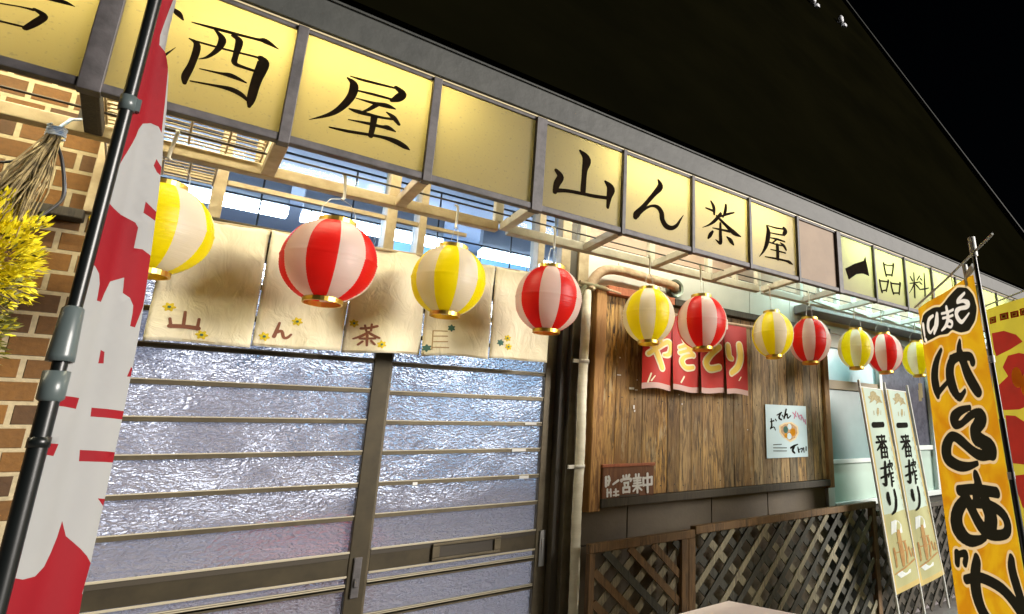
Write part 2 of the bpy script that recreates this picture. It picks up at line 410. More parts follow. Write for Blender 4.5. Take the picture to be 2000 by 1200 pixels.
# ------------------------------------------------------------------ mesh helpers
class MB:
    def __init__(s): s.v = []; s.f = []; s.m = []; s.sm = []
    def add(s, vs, fs, mi=0, smooth=False):
        b = len(s.v); s.v += [tuple(v) for v in vs]
        for f in fs:
            s.f.append([i+b for i in f]); s.m.append(mi); s.sm.append(smooth)
    def box(s, x0, x1, y0, y1, z0, z1, mi=0):
        vs = [(x, y, z) for x in (x0, x1) for y in (y0, y1) for z in (z0, z1)]
        s.add(vs, [(0, 1, 3, 2), (4, 6, 7, 5), (0, 4, 5, 1), (2, 3, 7, 6), (0, 2, 6, 4), (1, 5, 7, 3)], mi); return s
    def bar(s, a, b, w, h, up=(0, 0, 1), mi=0):
        """a straight bar of section w x h from a to b"""
        a, b, up = Vector(a), Vector(b), Vector(up); d = (b-a).normalized()
        x = d.cross(up).normalized()*w/2; y = x.cross(d).normalized()*h/2
        vs = [p+sx*x+sy*y for p in (a, b) for sx, sy in ((-1, -1), (1, -1), (1, 1), (-1, 1))]
        s.add(vs, [(0, 1, 2, 3), (7, 6, 5, 4), (0, 4, 5, 1), (1, 5, 6, 2), (2, 6, 7, 3), (3, 7, 4, 0)], mi); return s
    def tube(s, path, r, seg=10, mi=0, caps=True):
        P = [Vector(p) for p in path]; n = len(P)
        rs = r if isinstance(r, (list, tuple)) else [r]*n
        t0 = (P[1]-P[0]).normalized(); ref = Vector((0, 0, 1)) if abs(t0.z) < .9 else Vector((1, 0, 0))
        nx = t0.cross(ref).normalized(); rings = []
        for i in range(n):
            t = (P[min(i+1, n-1)]-P[max(i-1, 0)]).normalized()
            nx = (nx-t*nx.dot(t)).normalized(); ny = t.cross(nx)
            rings.append([P[i]+rs[i]*(math.cos(2*math.pi*k/seg)*nx+math.sin(2*math.pi*k/seg)*ny) for k in range(seg)])
        vs = [v for rg in rings for v in rg]; fs = []
        for i in range(n-1):
            for k in range(seg):
                k2 = (k+1) % seg; fs.append((i*seg+k, i*seg+k2, (i+1)*seg+k2, (i+1)*seg+k))
        s.add(vs, fs, mi, True)
        if caps:
            s.add(rings[0], [tuple(range(seg))[::-1]], mi); s.add(rings[-1], [tuple(range(seg))], mi)
        return s
    def lathe(s, prof, seg=24, c=(0, 0, 0), mi=0, mif=None, smooth=True):
        """prof: list of (r, z)"""
        c = Vector(c); vs = []
        for r, z in prof:
            for k in range(seg):
                a = 2*math.pi*k/seg; vs.append(c+Vector((r*math.cos(a), r*math.sin(a), z)))
        b = len(s.v); s.v += [tuple(v) for v in vs]
        for i in range(len(prof)-1):
            for k in range(seg):
                k2 = (k+1) % seg
                s.f.append([b+i*seg+k, b+i*seg+k2, b+(i+1)*seg+k2, b+(i+1)*seg+k]); s.m.append(mif(k) if mif else mi); s.sm.append(smooth)
        return s
    def build(s, name, mats, parent=None, bevel=0, loc=None):
        me = bpy.data.meshes.new(name)
        if parent is not None: o0 = WLOC[parent.name]
        elif loc is not None: o0 = Vector(loc)
        else:
            xs = [v[0] for v in s.v]; ys = [v[1] for v in s.v]; zs = [v[2] for v in s.v]
            o0 = Vector(((min(xs)+max(xs))/2, (min(ys)+max(ys))/2, min(zs)))
        me.from_pydata([tuple(Vector(v)-o0) for v in s.v], [], s.f)
        if not isinstance(mats, (list, tuple)): mats = [mats]
        for m in mats: me.materials.append(MT[m] if isinstance(m, str) else m)
        me.polygons.foreach_set("material_index", s.m); me.polygons.foreach_set("use_smooth", s.sm)
        me.update()
        o = bpy.data.objects.new(name, me); COL.objects.link(o)
        if parent is not None: o.parent = parent
        else: o.location = o0
        WLOC[o.name] = o0
        if bevel:
            bv = o.modifiers.new("bevel", 'BEVEL'); bv.width = bevel; bv.segments = 2; bv.limit_method = 'ANGLE'
        return o
WLOC = {}

def tag(o, label=None, cat=None, group=None, kind=None):
    for k, v in (('label', label), ('category', cat), ('group', group), ('kind', kind)):
        if v: o[k] = v
    return o

def thing(name, loc, label, cat, group=None):
    o = bpy.data.objects.new(name, None); COL.objects.link(o)
    o.location = loc; o.empty_display_size = .05; WLOC[o.name] = Vector(loc)
    return tag(o, label, cat, group)

def copy_tree(o, parent=None):
    c = o.copy(); COL.objects.link(c)
    WLOC[c.name] = WLOC.get(o.name, Vector((0, 0, 0)))
    if parent is not None: c.parent = parent
    for ch in list(o.children): copy_tree(ch, c)
    return c

def catmull(pts, n=5):
    if len(pts) < 3: 
        a, b = pts; return [tuple(a[j]+(b[j]-a[j])*i/3 for j in range(3)) for i in range(4)]
    P = [pts[0]]+list(pts)+[pts[-1]]; out = []
    for i in range(1, len(P)-2):
        for k in range(n):
            t = k/n
            out.append(tuple(.5*((2*P[i][j])+(-P[i-1][j]+P[i+1][j])*t+(2*P[i-1][j]-5*P[i][j]+4*P[i+1][j]-P[i+2][j])*t*t+(-P[i-1][j]+3*P[i][j]-3*P[i+1][j]+P[i+2][j])*t**3) for j in range(3)))
    out.append(tuple(pts[-1])); return out

def strokes(mb, S, frame, mi, off=.0006, grow=0.0, step=.00012, n=5, smax=None):
    """brush strokes (u, v, width in 1e-4 m) as flat strips on a surface: frame(u, v, offset) -> point"""
    for q, s in enumerate(S):
        c = catmull([(a*1e-4, b*1e-4, w*1e-4) for a, b, w in s], n); o = off+step*q
        L = []; Rr = []; m = len(c)
        for i, (u, v, w) in enumerate(c):
            du = c[min(i+1, m-1)][0]-c[max(i-1, 0)][0]; dv = c[min(i+1, m-1)][1]-c[max(i-1, 0)][1]
            l = math.hypot(du, dv) or 1; nu, nv = -dv/l, du/l; h = max(w, .0006)/2+grow
            L.append((u+nu*h, v+nv*h)); Rr.append((u-nu*h, v-nv*h))
        vs = []; 
        for a, b in zip(L, Rr): vs += [frame(a[0], a[1], o), frame((a[0]+b[0])/2, (a[1]+b[1])/2, o), frame(b[0], b[1], o)]
        fs = []
        for i in range(m-1):
            fs += [(3*i, 3*i+1, 3*i+4, 3*i+3), (3*i+1, 3*i+2, 3*i+5, 3*i+4)]
        mb.add(vs, fs, mi)
        for e, sg in ((0, -1), (m-1, 1)):        # rounded ends
            u, v, w = c[e]; h = max(w, .0006)/2+grow
            if h < .0012: continue
            i2 = 1 if e == 0 else m-2
            d = math.atan2(v-c[i2][1], u-c[i2][0]); k = 6
            vs = [frame(u, v, o)]+[frame(u+h*math.cos(d-math.pi/2+math.pi*j/k)*(1 if True else 1), v+h*math.sin(d-math.pi/2+math.pi*j/k), o) for j in range(k+1)]
            mb.add(vs, [(0, j+1, j+2) for j in range(k)], mi)

def inpoly(x, y, P):
    r = False; j = len(P)-1
    for i in range(len(P)):
        if (P[i][1] > y) != (P[j][1] > y) and x < (P[j][0]-P[i][0])*(y-P[i][1])/(P[j][1]-P[i][1])+P[i][0]: r = not r
        j = i
    return r

def cloth(mb, outline, shapes, frame, step, smooth=True, u_lim=None):
    """a cloth sheet with printed areas cut exactly along their outlines. shapes: [(polygon, material index)]"""
    vs = []; ed = []
    def loop(P):
        b = len(vs)
        Q = []
        for i in range(len(P)):
            a, c = P[i], P[(i+1) % len(P)]; k = max(1, int(math.hypot(c[0]-a[0], c[1]-a[1])/step))
            Q += [(a[0]+(c[0]-a[0])*j/k, a[1]+(c[1]-a[1])*j/k) for j in range(k)]
        for i in range(len(Q)): vs.append(Vector(Q[i])); ed.append((b+i, b+(i+1) % len(Q)))
    loop(outline)
    for P, _ in shapes: loop(P)
    xs = [p[0] for p in outline]; ys = [p[1] for p in outline]
    nx = int((max(xs)-min(xs))/step); ny = int((max(ys)-min(ys))/step)
    for i in range(1, nx):
        for j in range(1, ny):
            x = min(xs)+(max(xs)-min(xs))*(i+(.5 if j % 2 else 0))/nx; y = min(ys)+(max(ys)-min(ys))*j/ny
            if inpoly(x, y, outline): vs.append(Vector((x, y)))
    r = delaunay_2d_cdt(vs, ed, [], 0, 1e-6)
    V, Fc = r[0], r[2]; keep = []; mi = []
    for f in Fc:
        cx = sum(V[i][0] for i in f)/len(f); cy = sum(V[i][1] for i in f)/len(f)
        if not inpoly(cx, cy, outline): continue
        k = 0
        for P, m in shapes:
            if inpoly(cx, cy, P): k = m
        keep.append(list(f)); mi.append(k)
    b = len(mb.v); mb.v += [tuple(frame(v[0], v[1], 0)) for v in V]
    for f, k in zip(keep, mi): mb.f.append([i+b for i in f]); mb.m.append(k); mb.sm.append(smooth)

def sc(L): return [[(a*1e-4, b*1e-4) for a, b in P] for P in L]
def vert_frame(y): return lambda u, v, o: Vector((u, y-o, v))

# ------------------------------------------------------------------ brush lettering and printed shapes, in their own planes (1e-4 m)
KYO=[[[-3836,22373,40],[-3691,22377,39],[-3408,22449,40],[-3222,22474,68]],[[-3203,22500,74],[-3048,22405,133],[-3132,22170,147],[-3247,21949,108]],[[-3757,21922,52],[-3615,21935,52],[-3288,21968,53]],[[-3471,22824,68],[-3058,22891,97],[-2826,22930,113],[-2643,22907,14]]]
SAKE=[[[-1089,23805,42],[-977,23709,161],[-859,23567,52]],[[-1177,22057,80],[-998,22426,51],[-867,22699,10]],[[-683,23587,32],[-130,23653,97],[614,23760,83],[812,23798,172],[1113,23699,35]],[[-659,23082,43],[-493,22963,143],[-510,22394,141],[-576,21969,158],[-564,21757,84]],[[-508,23067,63],[50,23120,64],[689,23203,66],[804,23177,101]],[[800,23209,178],[863,23072,268],[788,22464,221],[757,21873,188],[747,21624,73]],[[-226,23599,55],[-52,23397,162],[-96,23043,121],[-255,22716,68],[-407,22574,25]],[[142,23603,94],[284,23513,167],[274,23039,123],[286,22797,132],[474,22759,98],[748,22761,83]],[[-347,22301,31],[53,22354,78],[279,22384,144],[588,22319,49]],[[-463,21867,45],[7,21947,77],[314,21979,143],[535,21919,139],[692,21795,73]]]
YA=[[[2878,23645,37],[3227,23665,92],[4064,23778,76]],[[4120,23804,155],[4310,23680,232],[4200,23458,245],[4029,23286,106]],[[3046,23229,54],[3545,23293,92],[4066,23341,75]],[[2823,23545,70],[3000,23391,224],[2970,22958,212],[2753,22449,168],[2487,22105,112],[2070,21774,14]],[[3103,22963,36],[3578,22992,110],[3924,23052,168],[4156,23040,57]],[[3650,22968,141],[3469,22723,100],[3309,22563,58]],[[2979,22529,54],[3219,22525,144],[3763,22574,91],[4110,22645,91]],[[3949,22819,57],[4146,22716,166],[4310,22541,107]],[[2995,22161,35],[3523,22236,107],[3866,22267,108],[4033,22298,168],[4238,22251,57]],[[3630,22517,187],[3628,22152,159],[3608,21837,144]],[[2570,21723,51],[3040,21772,103],[3835,21908,107],[4259,21909,187],[4559,21820,170],[4698,21760,38]]]
YAMA=[[[10621,23920,131],[10904,23654,386],[10839,23103,239],[10813,22213,239]],[[9667,22725,168],[9846,22522,276],[9719,22174,269],[9657,21808,176]],[[9654,21872,187],[10213,22025,152],[11312,22142,158],[12008,22262,160]],[[11792,22937,135],[12039,22713,384],[11982,22323,251],[11929,21825,136]]]
N=[[[14401,23863,121],[14516,23598,299],[14142,23056,203],[13651,22371,199],[13326,21919,307],[13254,21757,226]],[[13301,21889,257],[13706,22267,130],[14071,22518,115],[14395,22539,225],[14590,22347,269],[14649,22019,267],[14845,21777,289],[15153,21759,213],[15435,21957,163],[15635,22287,98],[15809,22564,25]]]
CHA=[[[17149,23309,86],[17404,23302,116],[17629,23286,147]],[[17472,23753,107],[17631,23502,209],[17659,23133,133]],[[18430,23845,130],[18390,23530,183],[18216,23126,87]],[[18017,23098,75],[18522,23375,127],[18971,23584,77]],[[18086,23280,157],[17720,22828,177],[17332,22485,97],[16923,22247,24]],[[17821,23071,135],[18443,22725,203],[18911,22493,294],[19393,22395,63]],[[17554,22385,54],[18007,22423,109],[18639,22478,139]],[[18045,22755,131],[18038,22271,196],[18029,21737,216],[17739,21825,61]],[[17552,22200,131],[17391,21975,208],[17263,21786,104]],[[18465,22137,101],[18697,22005,277],[18863,21856,142]]]
YA2=[[[21340,23519,61],[22005,23547,91],[22572,23634,90]],[[22615,23676,217],[22731,23555,327],[22597,23341,230]],[[21477,23146,60],[22028,23198,90],[22552,23271,90]],[[21299,23479,124],[21399,23126,308],[21258,22513,274],[21010,22027,153],[20659,21610,29]],[[21503,22862,60],[22053,22910,123],[22654,22909,95]],[[22013,22900,114],[21645,22578,85]],[[21452,22589,92],[21958,22594,91],[22518,22639,91]],[[22284,22760,74],[22559,22649,200],[22712,22478,171]],[[21512,22200,59],[22059,22239,90],[22659,22259,92]],[[22035,22554,243],[22056,22180,239],[22037,21800,235]],[[21072,21701,58],[21918,21774,118],[22634,21814,122],[22958,21795,199],[23201,21729,71]]]
ICHI=[[[27964,22474],[29055,23034],[29956,23397],[30163,23752],[30310,23129],[30451,22472],[29798,22513],[29084,22338],[28251,21813]]]
HIN=[[[32220,23707,191],[32287,23329,192],[32406,22890,192]],[[32210,23634,111],[32819,23690,72],[33389,23810,107]],[[33400,23885,232],[33276,23459,168],[33090,23025,162]],[[32416,22963,107],[33158,23074,108]],[[31577,22414,184],[31639,22008,185],[31764,21650,185]],[[31572,22378,105],[32590,22500,107]],[[32601,22573,212],[32422,22151,157],[32255,21805,153]],[[31715,21710,100],[32325,21888,101]],[[32890,22485,193],[32957,22106,194],[33091,21775,194]],[[32885,22449,108],[34019,22587,110]],[[34031,22662,236],[33903,22240,176],[33782,21859,174]],[[33096,21812,105],[33793,21933,106]]]
RYO=[[[35978,23782,137],[35903,22935,205],[35809,21984,203]],[[35447,23412,131],[35678,23194,197]],[[36719,23699,138],[36307,23314,91]],[[35296,22898,72],[35993,23065,109],[36714,23276,73]],[[35833,22922,147],[35499,22525,93],[35109,22161,44]],[[35979,22987,109],[36297,22857,170],[36611,22686,118]],[[37410,24029,144],[37331,23199,215],[37232,22262,213]],[[36539,22673,73],[37266,22841,111],[37871,23027,75]],[[36828,23528,168],[37024,23450,112]],[[36700,23197,150],[36967,23132,100]]]
NOREN=[[[423,16494,67],[436,16254,78],[444,16047,78]],[[164,16011,125],[458,16032,126],[774,16024,127]],[[129,16244,65],[190,15982,76]],[[755,16314,69],[757,15990,80]],[[2664,16489,67],[2629,16258,94],[2582,16010,108]],[[2640,16172,102],[2752,16221,92],[2831,16021,87],[2923,16032,83],[3002,16146,61]],[[4937,16643,94],[5153,16671,94],[5368,16737,95]],[[5032,16769,63],[5088,16548,63]],[[5216,16813,63],[5212,16564,63]],[[5154,16519,89],[4969,16364,90],[4752,16244,54]],[[5123,16515,87],[5295,16384,89],[5464,16289,72]],[[4933,16266,74],[5339,16275,76]],[[5120,16401,78],[5125,16212,78],[5133,16006,62]],[[5007,16161,69],[4898,16037,69]],[[5238,16187,66],[5348,16048,66]]]
NORENF=[[[7207,16793,40],[7680,16791,41]],[[7245,16575,40],[7699,16587,41]],[[7249,16352,40],[7719,16363,41]],[[7234,16129,40],[7778,16124,41]],[[7207,16793,36],[7206,16046,35]]]
FLY=[[64,16601],[880,15843],[3107,16602],[2342,15964],[4719,16803],[5553,16050],[10054,16794],[10123,16428]]
FLT=[[7834,16933],[6971,16102],[9777,16566]]
YAKI=[[[16996,16808,262],[17481,17120,266],[18170,17542,295],[18431,17298,361],[18274,16931,280],[17924,16817,185]],[[17136,17402,277],[17453,16905,342],[17808,16144,344]],[[17595,17747,252],[17756,17523,253]],[[18891,17319,218],[19841,17727,223]],[[18893,17045,217],[19910,17424,222]],[[19190,17850,272],[19497,17381,269],[19875,17028,265]],[[19875,17056,221],[19227,16884,250],[19028,16565,334],[19297,16315,284],[19840,16385,247]],[[20908,17787,296],[21122,17261,370]],[[21683,17636,333],[21011,17135,334],[20647,16704,424],[20932,16387,356],[21666,16473,343]],[[22294,17759,391],[22360,17203,389],[22589,17047,246]],[[23202,17885,446],[23264,17197,472],[23009,16579,410],[22494,16217,339]]]
YTICK=[[[16966,15360,86],[17137,15781,87]],[[17145,15422,83],[17352,15667,56]],[[18936,15479,90],[19165,15816,91]],[[23108,15819,69],[23272,16036,69]]]
ODEN=[[[26063,13600,61],[26374,13665,93]],[[26159,13784,88],[26183,13358,130],[26043,13175,65],[26357,13298,62],[26481,13116,82]],[[26513,13760,80],[26597,13669,80]],[[26659,14009,65],[27076,14174,98]],[[26981,14110,124],[26832,13858,136],[27053,13738,108]],[[27113,14019,82],[27200,13927,82]],[[27502,14374,132],[27287,13835,131]],[[27388,13994,102],[27579,14092,115],[27611,13841,100],[27902,14004,70]]]
ODENP=[[[28103,14200,80],[28422,13951,81]],[[28395,14271,91],[28224,13852,90]],[[28533,14178,94],[28704,13829,94]],[[28615,13955,66],[28914,14058,83],[28846,13767,95]],[[29004,13931,96],[29132,13642,96]],[[29240,13773,99],[29271,13515,99]]]
ODENB=[[[27784,12036,131],[28118,12154,130],[28455,12243,65]],[[28116,12123,171],[27960,11879,187],[28138,11720,117]],[[28443,12056,94],[28520,11774,140]],[[28578,11929,64],[28871,11986,80],[28759,11769,90]],[[28970,12016,97],[29001,11764,97]],[[29218,12075,98],[29202,11854,98]],[[26261,12241,45],[26973,12262,46]],[[26253,12061,45],[27415,12042,46]],[[26244,11882,45],[27405,11859,46]]]
BOWL=[[26806,13363],[27271,13554],[27973,13626],[28527,13347],[28597,12935],[28285,12558],[27758,12376],[27176,12657],[26830,12965]]
OPEN=[[[15009,10925,91],[15024,10529,91]],[[15138,10946,88],[15190,10802,79],[15132,10579,80]],[[15015,10755,69],[15210,10773,69]],[[15382,10593,62],[15643,10749,88]],[[15094,10384,65],[15106,10076,65]],[[15258,10374,65],[15282,10074,65]],[[15080,10245,51],[15295,10242,51]],[[15523,10357,66],[15546,10072,66]],[[15427,10250,52],[15659,10263,52]],[[15412,10099,51],[15678,10103,51]],[[15894,10938,80],[15925,10821,80]],[[16058,10959,82],[16061,10843,82]],[[16216,10969,84],[16171,10837,84]],[[15813,10711,95],[15811,10769,83],[16290,10790,81],[16293,10697,83]],[[15952,10617,70],[16171,10622,70]],[[15958,10617,67],[15990,10483,67]],[[16170,10634,70],[16154,10490,69]],[[15910,10407,75],[16232,10410,76]],[[15910,10407,81],[15917,10189,81]],[[16232,10410,83],[16238,10196,83]],[[15917,10212,75],[16238,10213,75]],[[16565,10976,70],[16576,10816,70]],[[16728,10980,71],[16725,10821,71]],[[16430,10795,65],[16853,10808,66]],[[16467,10687,59],[16834,10697,59]],[[16457,10571,59],[16858,10584,59]],[[16418,10457,64],[16897,10463,65]],[[16647,10813,78],[16671,10150,84]],[[16629,10403,68],[16445,10223,61]],[[16699,10411,61],[16902,10240,55]],[[16975,10796,86],[16998,10440,86]],[[16976,10778,78],[17469,10813,79]],[[17455,10814,88],[17461,10472,88]],[[16997,10458,77],[17461,10478,78]],[[17210,10982,95],[17235,10130,94]]]
BEER_OUT=[[[31517,15661],[33931,15587],[36836,3208],[33759,2917]]]
BEER_EMB=[[[32499,15413],[32818,15505],[33102,15420],[33212,15245],[33555,15161],[33621,14946],[33833,14751],[33425,14781],[33014,14618],[33132,14815],[32916,14941],[32610,14773],[32256,14672],[32450,14891],[32141,15086],[32455,15175]],[[33126,14413],[33335,14397],[33348,14085],[33105,13835],[33005,14076]],[[32652,14200],[32732,14224],[32734,13938],[32654,13914]],[[33554,14269],[33606,14248],[33551,13955],[33475,13976]]]
BEER_BLK=[[[32499,13287,338],[33112,13302,333],[33718,13326,328]],[[32757,12521,146],[33244,12540,122],[33771,12560,149]],[[32659,12176,128],[33277,12213,121],[33932,12238,132]],[[33327,12584,202],[33319,12235,202],[33305,11844,201]],[[32877,12390,124],[33019,12303,113]],[[33694,12407,117],[33561,12298,117]],[[33217,12171,152],[33009,11935,158],[32750,11703,94]],[[33453,12190,151],[33676,11991,157],[33980,11789,105]],[[33128,11847,169],[33149,11545,185],[33144,11223,169]],[[33110,11826,103],[33500,11850,95],[33894,11856,105]],[[33862,11857,174],[33864,11529,190],[33884,11224,173]],[[33149,11545,86],[33891,11555,87]],[[33147,11245,111],[33888,11255,113]],[[33514,11841,156],[33510,11243,156]],[[33424,10901,232],[33374,10223,260],[33382,9548,245],[33102,9604,65]],[[32986,10542,112],[33721,10625,114]],[[32966,9965,119],[33654,10146,120]],[[34064,10961,205],[34101,10797,205]],[[33786,10671,175],[33771,10768,101],[34447,10810,100],[34413,10680,147]],[[33974,10640,127],[33793,10405,126]],[[34170,10657,127],[34348,10438,127]],[[33932,10342,176],[33664,10010,125]],[[33803,10163,113],[34465,10214,114]],[[34052,10152,222],[34055,9453,221]],[[34062,9910,97],[34393,9925,97]],[[34057,9669,96],[34418,9690,97]],[[33489,8966,227],[33543,8633,279],[33646,8336,164]],[[34271,9096,259],[34384,8650,325],[34320,8219,316],[34121,7881,219],[33800,7691,83]]]
BEER_FOAM=[[[33677,7238],[34083,7322],[34438,7224],[34772,6956],[34848,6478],[34396,6450],[34050,6605],[33665,6456]],[[33989,4059],[34350,4228],[34945,4229],[35499,4184],[35468,3997],[34891,3895],[34359,3806]]]
BEER_RUST=[[[34334,6535,369],[34460,5902,424],[34635,5112,427],[34699,4569,287]],[[34975,5840,242],[35199,5345,292],[35164,4655,209]],[[33829,5600,164],[33965,5052,194],[34029,4516,140]],[[33822,4100,88],[34737,4336,108],[36177,4707,111]],[[35524,5459,164],[35751,4961,191]],[[35967,5324,148],[36056,4920,148]],[[34171,5938,77],[35142,5936,79]],[[34009,5349,78],[35361,5402,80]]]
KBLOB=[[[5948,-1001],[5467,-499],[4247,-409],[3561,-532],[2692,-315],[2154,-221],[1546,-155],[782,-376],[383,-782],[270,-1368],[513,-1860],[1052,-2183],[1810,-2135],[2680,-1834],[3208,-1890],[3979,-1804],[4718,-1830],[5729,-1838],[5938,-1534]]]
KUMA=[[[981,-571,110],[1627,-697,178],[1750,-781,116],[1167,-865,134],[826,-1068,245],[997,-1183,168],[1614,-1096,169],[2024,-1181,324],[1960,-1431,274],[1621,-1695,158],[1230,-1625,112],[872,-1485,59]],[[2976,-705,195],[2972,-1169,245],[3285,-1486,188],[3758,-1628,64]],[[3508,-868,98],[2898,-944,97],[2299,-972,97]],[[3476,-1099,97],[2869,-1169,96],[2424,-1203,95]],[[3016,-1304,103],[2618,-1491,160],[2825,-1660,101],[3243,-1519,98]],[[3922,-793,208],[4113,-1201,351],[4471,-1602,144]],[[4311,-776,124],[4805,-865,210],[5034,-1201,282],[4840,-1500,125],[4369,-1295,74]],[[5623,-966,289],[5607,-1470,173]],[[5615,-1677,174],[5468,-1784,173]]]
KARA=[[[4096,-2491,83],[4712,-2973,345],[5130,-3595,589],[5151,-4089,603],[5085,-4528,242]],[[5065,-4468,149],[4579,-4249,127],[4044,-4043,91]],[[2356,-3093,236],[3166,-3132,389],[3645,-3621,632],[3603,-4275,653],[3098,-4823,269],[2324,-4624,87]],[[2101,-2490,153],[2317,-2899,502],[2082,-3338,559],[1818,-3938,604],[1284,-4661,475],[1112,-4787,289]],[[3329,-3046,235],[2361,-3109,259],[1376,-3259,254],[1214,-3506,300]],[[2074,-5360,87],[3262,-5439,286],[3993,-5706,489],[3976,-5962,332],[3394,-5996,182],[2527,-5784,231],[1680,-5629,233],[1244,-5852,560],[1831,-6237,518],[2096,-6522,689],[1546,-6796,541],[1007,-7138,703],[1229,-7337,308],[1932,-7350,337],[2808,-7081,377],[3632,-6728,420],[4353,-6497,320],[4862,-6782,506],[5112,-7221,692],[4911,-7572,503],[4133,-7821,365],[3182,-7815,214],[2252,-7683,83]],[[2601,-8265,491],[2555,-8630,592],[3041,-9123,400]],[[4545,-8898,331],[2818,-8771,328],[1143,-8824,316]],[[3910,-9170,352],[4830,-9777,595],[5071,-10516,851],[4319,-10978,452],[3272,-10867,250],[2685,-10688,148]],[[3761,-9431,620],[3047,-10165,593],[2219,-10512,359],[1120,-10393,262],[758,-10001,428],[1055,-9597,338],[1948,-9341,277],[3231,-9371,268]],[[2148,-9328,739],[1948,-9815,813],[2267,-10343,596]],[[5396,-11708,314],[5500,-12105,242]],[[5405,-11737,117],[4700,-11613,213],[4898,-12042,211]],[[3757,-11768,512],[4097,-12412,707],[4182,-13195,812],[3788,-13815,602],[3089,-14190,362]],[[4999,-12722,255],[3660,-12415,297],[2263,-12513,347],[1372,-12923,451],[947,-13238,511]],[[926,-11307,312],[1037,-11716,516],[908,-12288,585],[692,-12828,537],[615,-13252,471]]]
F_OUT=[[[-95,23131],[-121,20711],[-130,19617],[-144,18489],[-155,17444],[-155,16215],[-176,15177],[-167,13728],[-180,12377],[-198,11342],[-207,10111],[-220,9031],[1287,8650],[1235,9433],[1272,9921],[1255,10530],[1261,11098],[1248,11572],[1233,12109],[1214,12821],[1187,13436],[1157,14120],[1116,14816],[1063,15523],[971,16416],[921,16963],[828,17819],[734,18691],[633,19372],[540,20134],[410,20951],[255,21543],[220,22162],[191,22944],[153,23357]]]
F_RED=[[[-95,23131],[142,23347],[158,22915],[158,22328],[153,21892],[179,21656],[298,21462],[373,21065],[467,20293],[550,19526],[464,19637],[360,19668],[257,19593],[150,19384],[67,18985],[-12,18584],[-70,18254],[-122,17908],[-144,18489],[-130,19617],[-121,20711]],[[575,18859],[726,18727],[746,18525],[653,18558],[554,18677]],[[585,17788],[856,17638],[867,17424],[599,17515]],[[-125,17518],[39,17379],[268,17325],[536,17251],[588,17147],[610,16662],[749,16681],[957,16599],[1016,15998],[1061,15402],[1030,15154],[999,14910],[886,14915],[871,15206],[845,15377],[749,15530],[633,15617],[598,15963],[413,15818],[343,15536],[288,15320],[161,15316],[131,15677],[71,15888],[-24,16030],[-153,16073]],[[-177,13283],[335,13269],[314,13043],[-154,13082]],[[632,13095],[1210,13058],[1215,12877],[649,12909]],[[-184,12347],[116,12329],[80,12092],[-204,12152]],[[618,12223],[1237,12177],[1259,11958],[645,11993]],[[550,14319],[609,14287],[638,14040],[563,14029]],[[1124,14029],[1199,13982],[1171,13819],[1090,13809]],[[1075,11227],[1310,11199],[1306,11011]],[[614,10823],[593,10508],[544,10226],[469,9978],[309,9832],[86,9815],[-195,9921],[-240,9613],[-220,9031],[1287,8650],[1228,9337],[1272,9921],[978,10238],[728,10516]]]
Y_OUT=[[[3440,1989],[-790,1681],[-1179,-14766],[4077,-16490]]]
Y_RED=[[[3039,413],[1624,266],[516,-188],[19,-697],[1217,-920],[2791,-1069],[2976,-601]],[[3238,-4229],[3204,-3465],[3064,-2863],[1836,-2410],[2250,-1817],[1562,-1239],[507,-1256],[-651,-1617],[-755,-3182],[79,-4210],[1242,-4394],[2557,-4323]],[[2653,-4614],[1708,-4720],[909,-5133],[347,-5861],[732,-7498],[2724,-7365]],[[2893,-8086],[828,-7907],[987,-10582],[2242,-9743]]]
Y_FRET=[[[3111,1406],[2304,1337],[2323,941],[3129,1001]],[[1866,1351],[912,1253],[940,842],[1864,931]],[[723,1191],[-49,1115],[-26,744],[741,826]],[[-163,1162],[-921,1083],[-889,686],[-156,751]]]

# ------------------------------------------------------------------ ground
tag(MB().box(-40, 60, -60, -1.6, -.3, -.10).build("road", 'asphalt'), kind='structure')
tag(MB().box(-40, 60, -1.6, 6, -.3, 0).build("pavement", 'pave'), kind='structure')

# ------------------------------------------------------------------ the building
BLD = thing("pub_building", (2.5, 0, 0), "low pub building with brick end wall, glazed sliding entrance and dark sloping roof", "building")
MB().box(-1.6, -.186, 0, .12, 0, 2.5).build("brick_wall", 'brick', BLD)
MB().box(-1.6, -.206, -.05, 0, 1.905, 1.935).build("brick_ledge", 'darkwood', BLD, bevel=.004)
MB().box(-.212, -.190, -.03, -.002, 1.937, 2.5).build("corner_trim", 'cream', BLD, bevel=.002)
# plain wall behind siding, notice board and lower tiles
w = MB()
w.box(1.395, 3.16, .02, .14, 0, 2.5); w.box(3.16, 7.0, .02, .14, 0, .79); w.box(3.16, 7.0, .02, .14, 2.07, 2.5)
w.box(5.35, 7.0, .02, .14, .79, 2.07)
w.build("front_wall", 'grout', BLD)
w = MB(); x = 1.40
for k in range(9):
    x1 = min(x+.372, 4.9)
    w.box(x, x1-.003, 0, .018, 1.90, 2.235); x = x1
w.build("siding", 'siding', BLD, bevel=.0015)
MB().box(1.40, 4.9, -.004, .018, 2.237, 2.5).build('upper_board', 'upper', BLD)
MB().box(3.16, 5.35, -.004, .018, 2.052, 2.082).build("wall_strip", 'yellowwall', BLD)
w = MB()
for a, b in ((1.40, 1.668), (1.673, 2.19), (2.195, 2.62), (2.625, 3.158)): w.box(a, b, 0, .019, .80, .99)
for a, b in ((1.40, 1.90), (1.905, 2.40), (2.405, 3.158)): w.box(a, b, -.002, .019, 0, .795)
w.build("tile_band", 'tile', BLD, bevel=.002)
MB().box(2.92, 5.6, -.16, -.006, 2.086, 2.142).build("shutter_box", 'beam', BLD, bevel=.004)
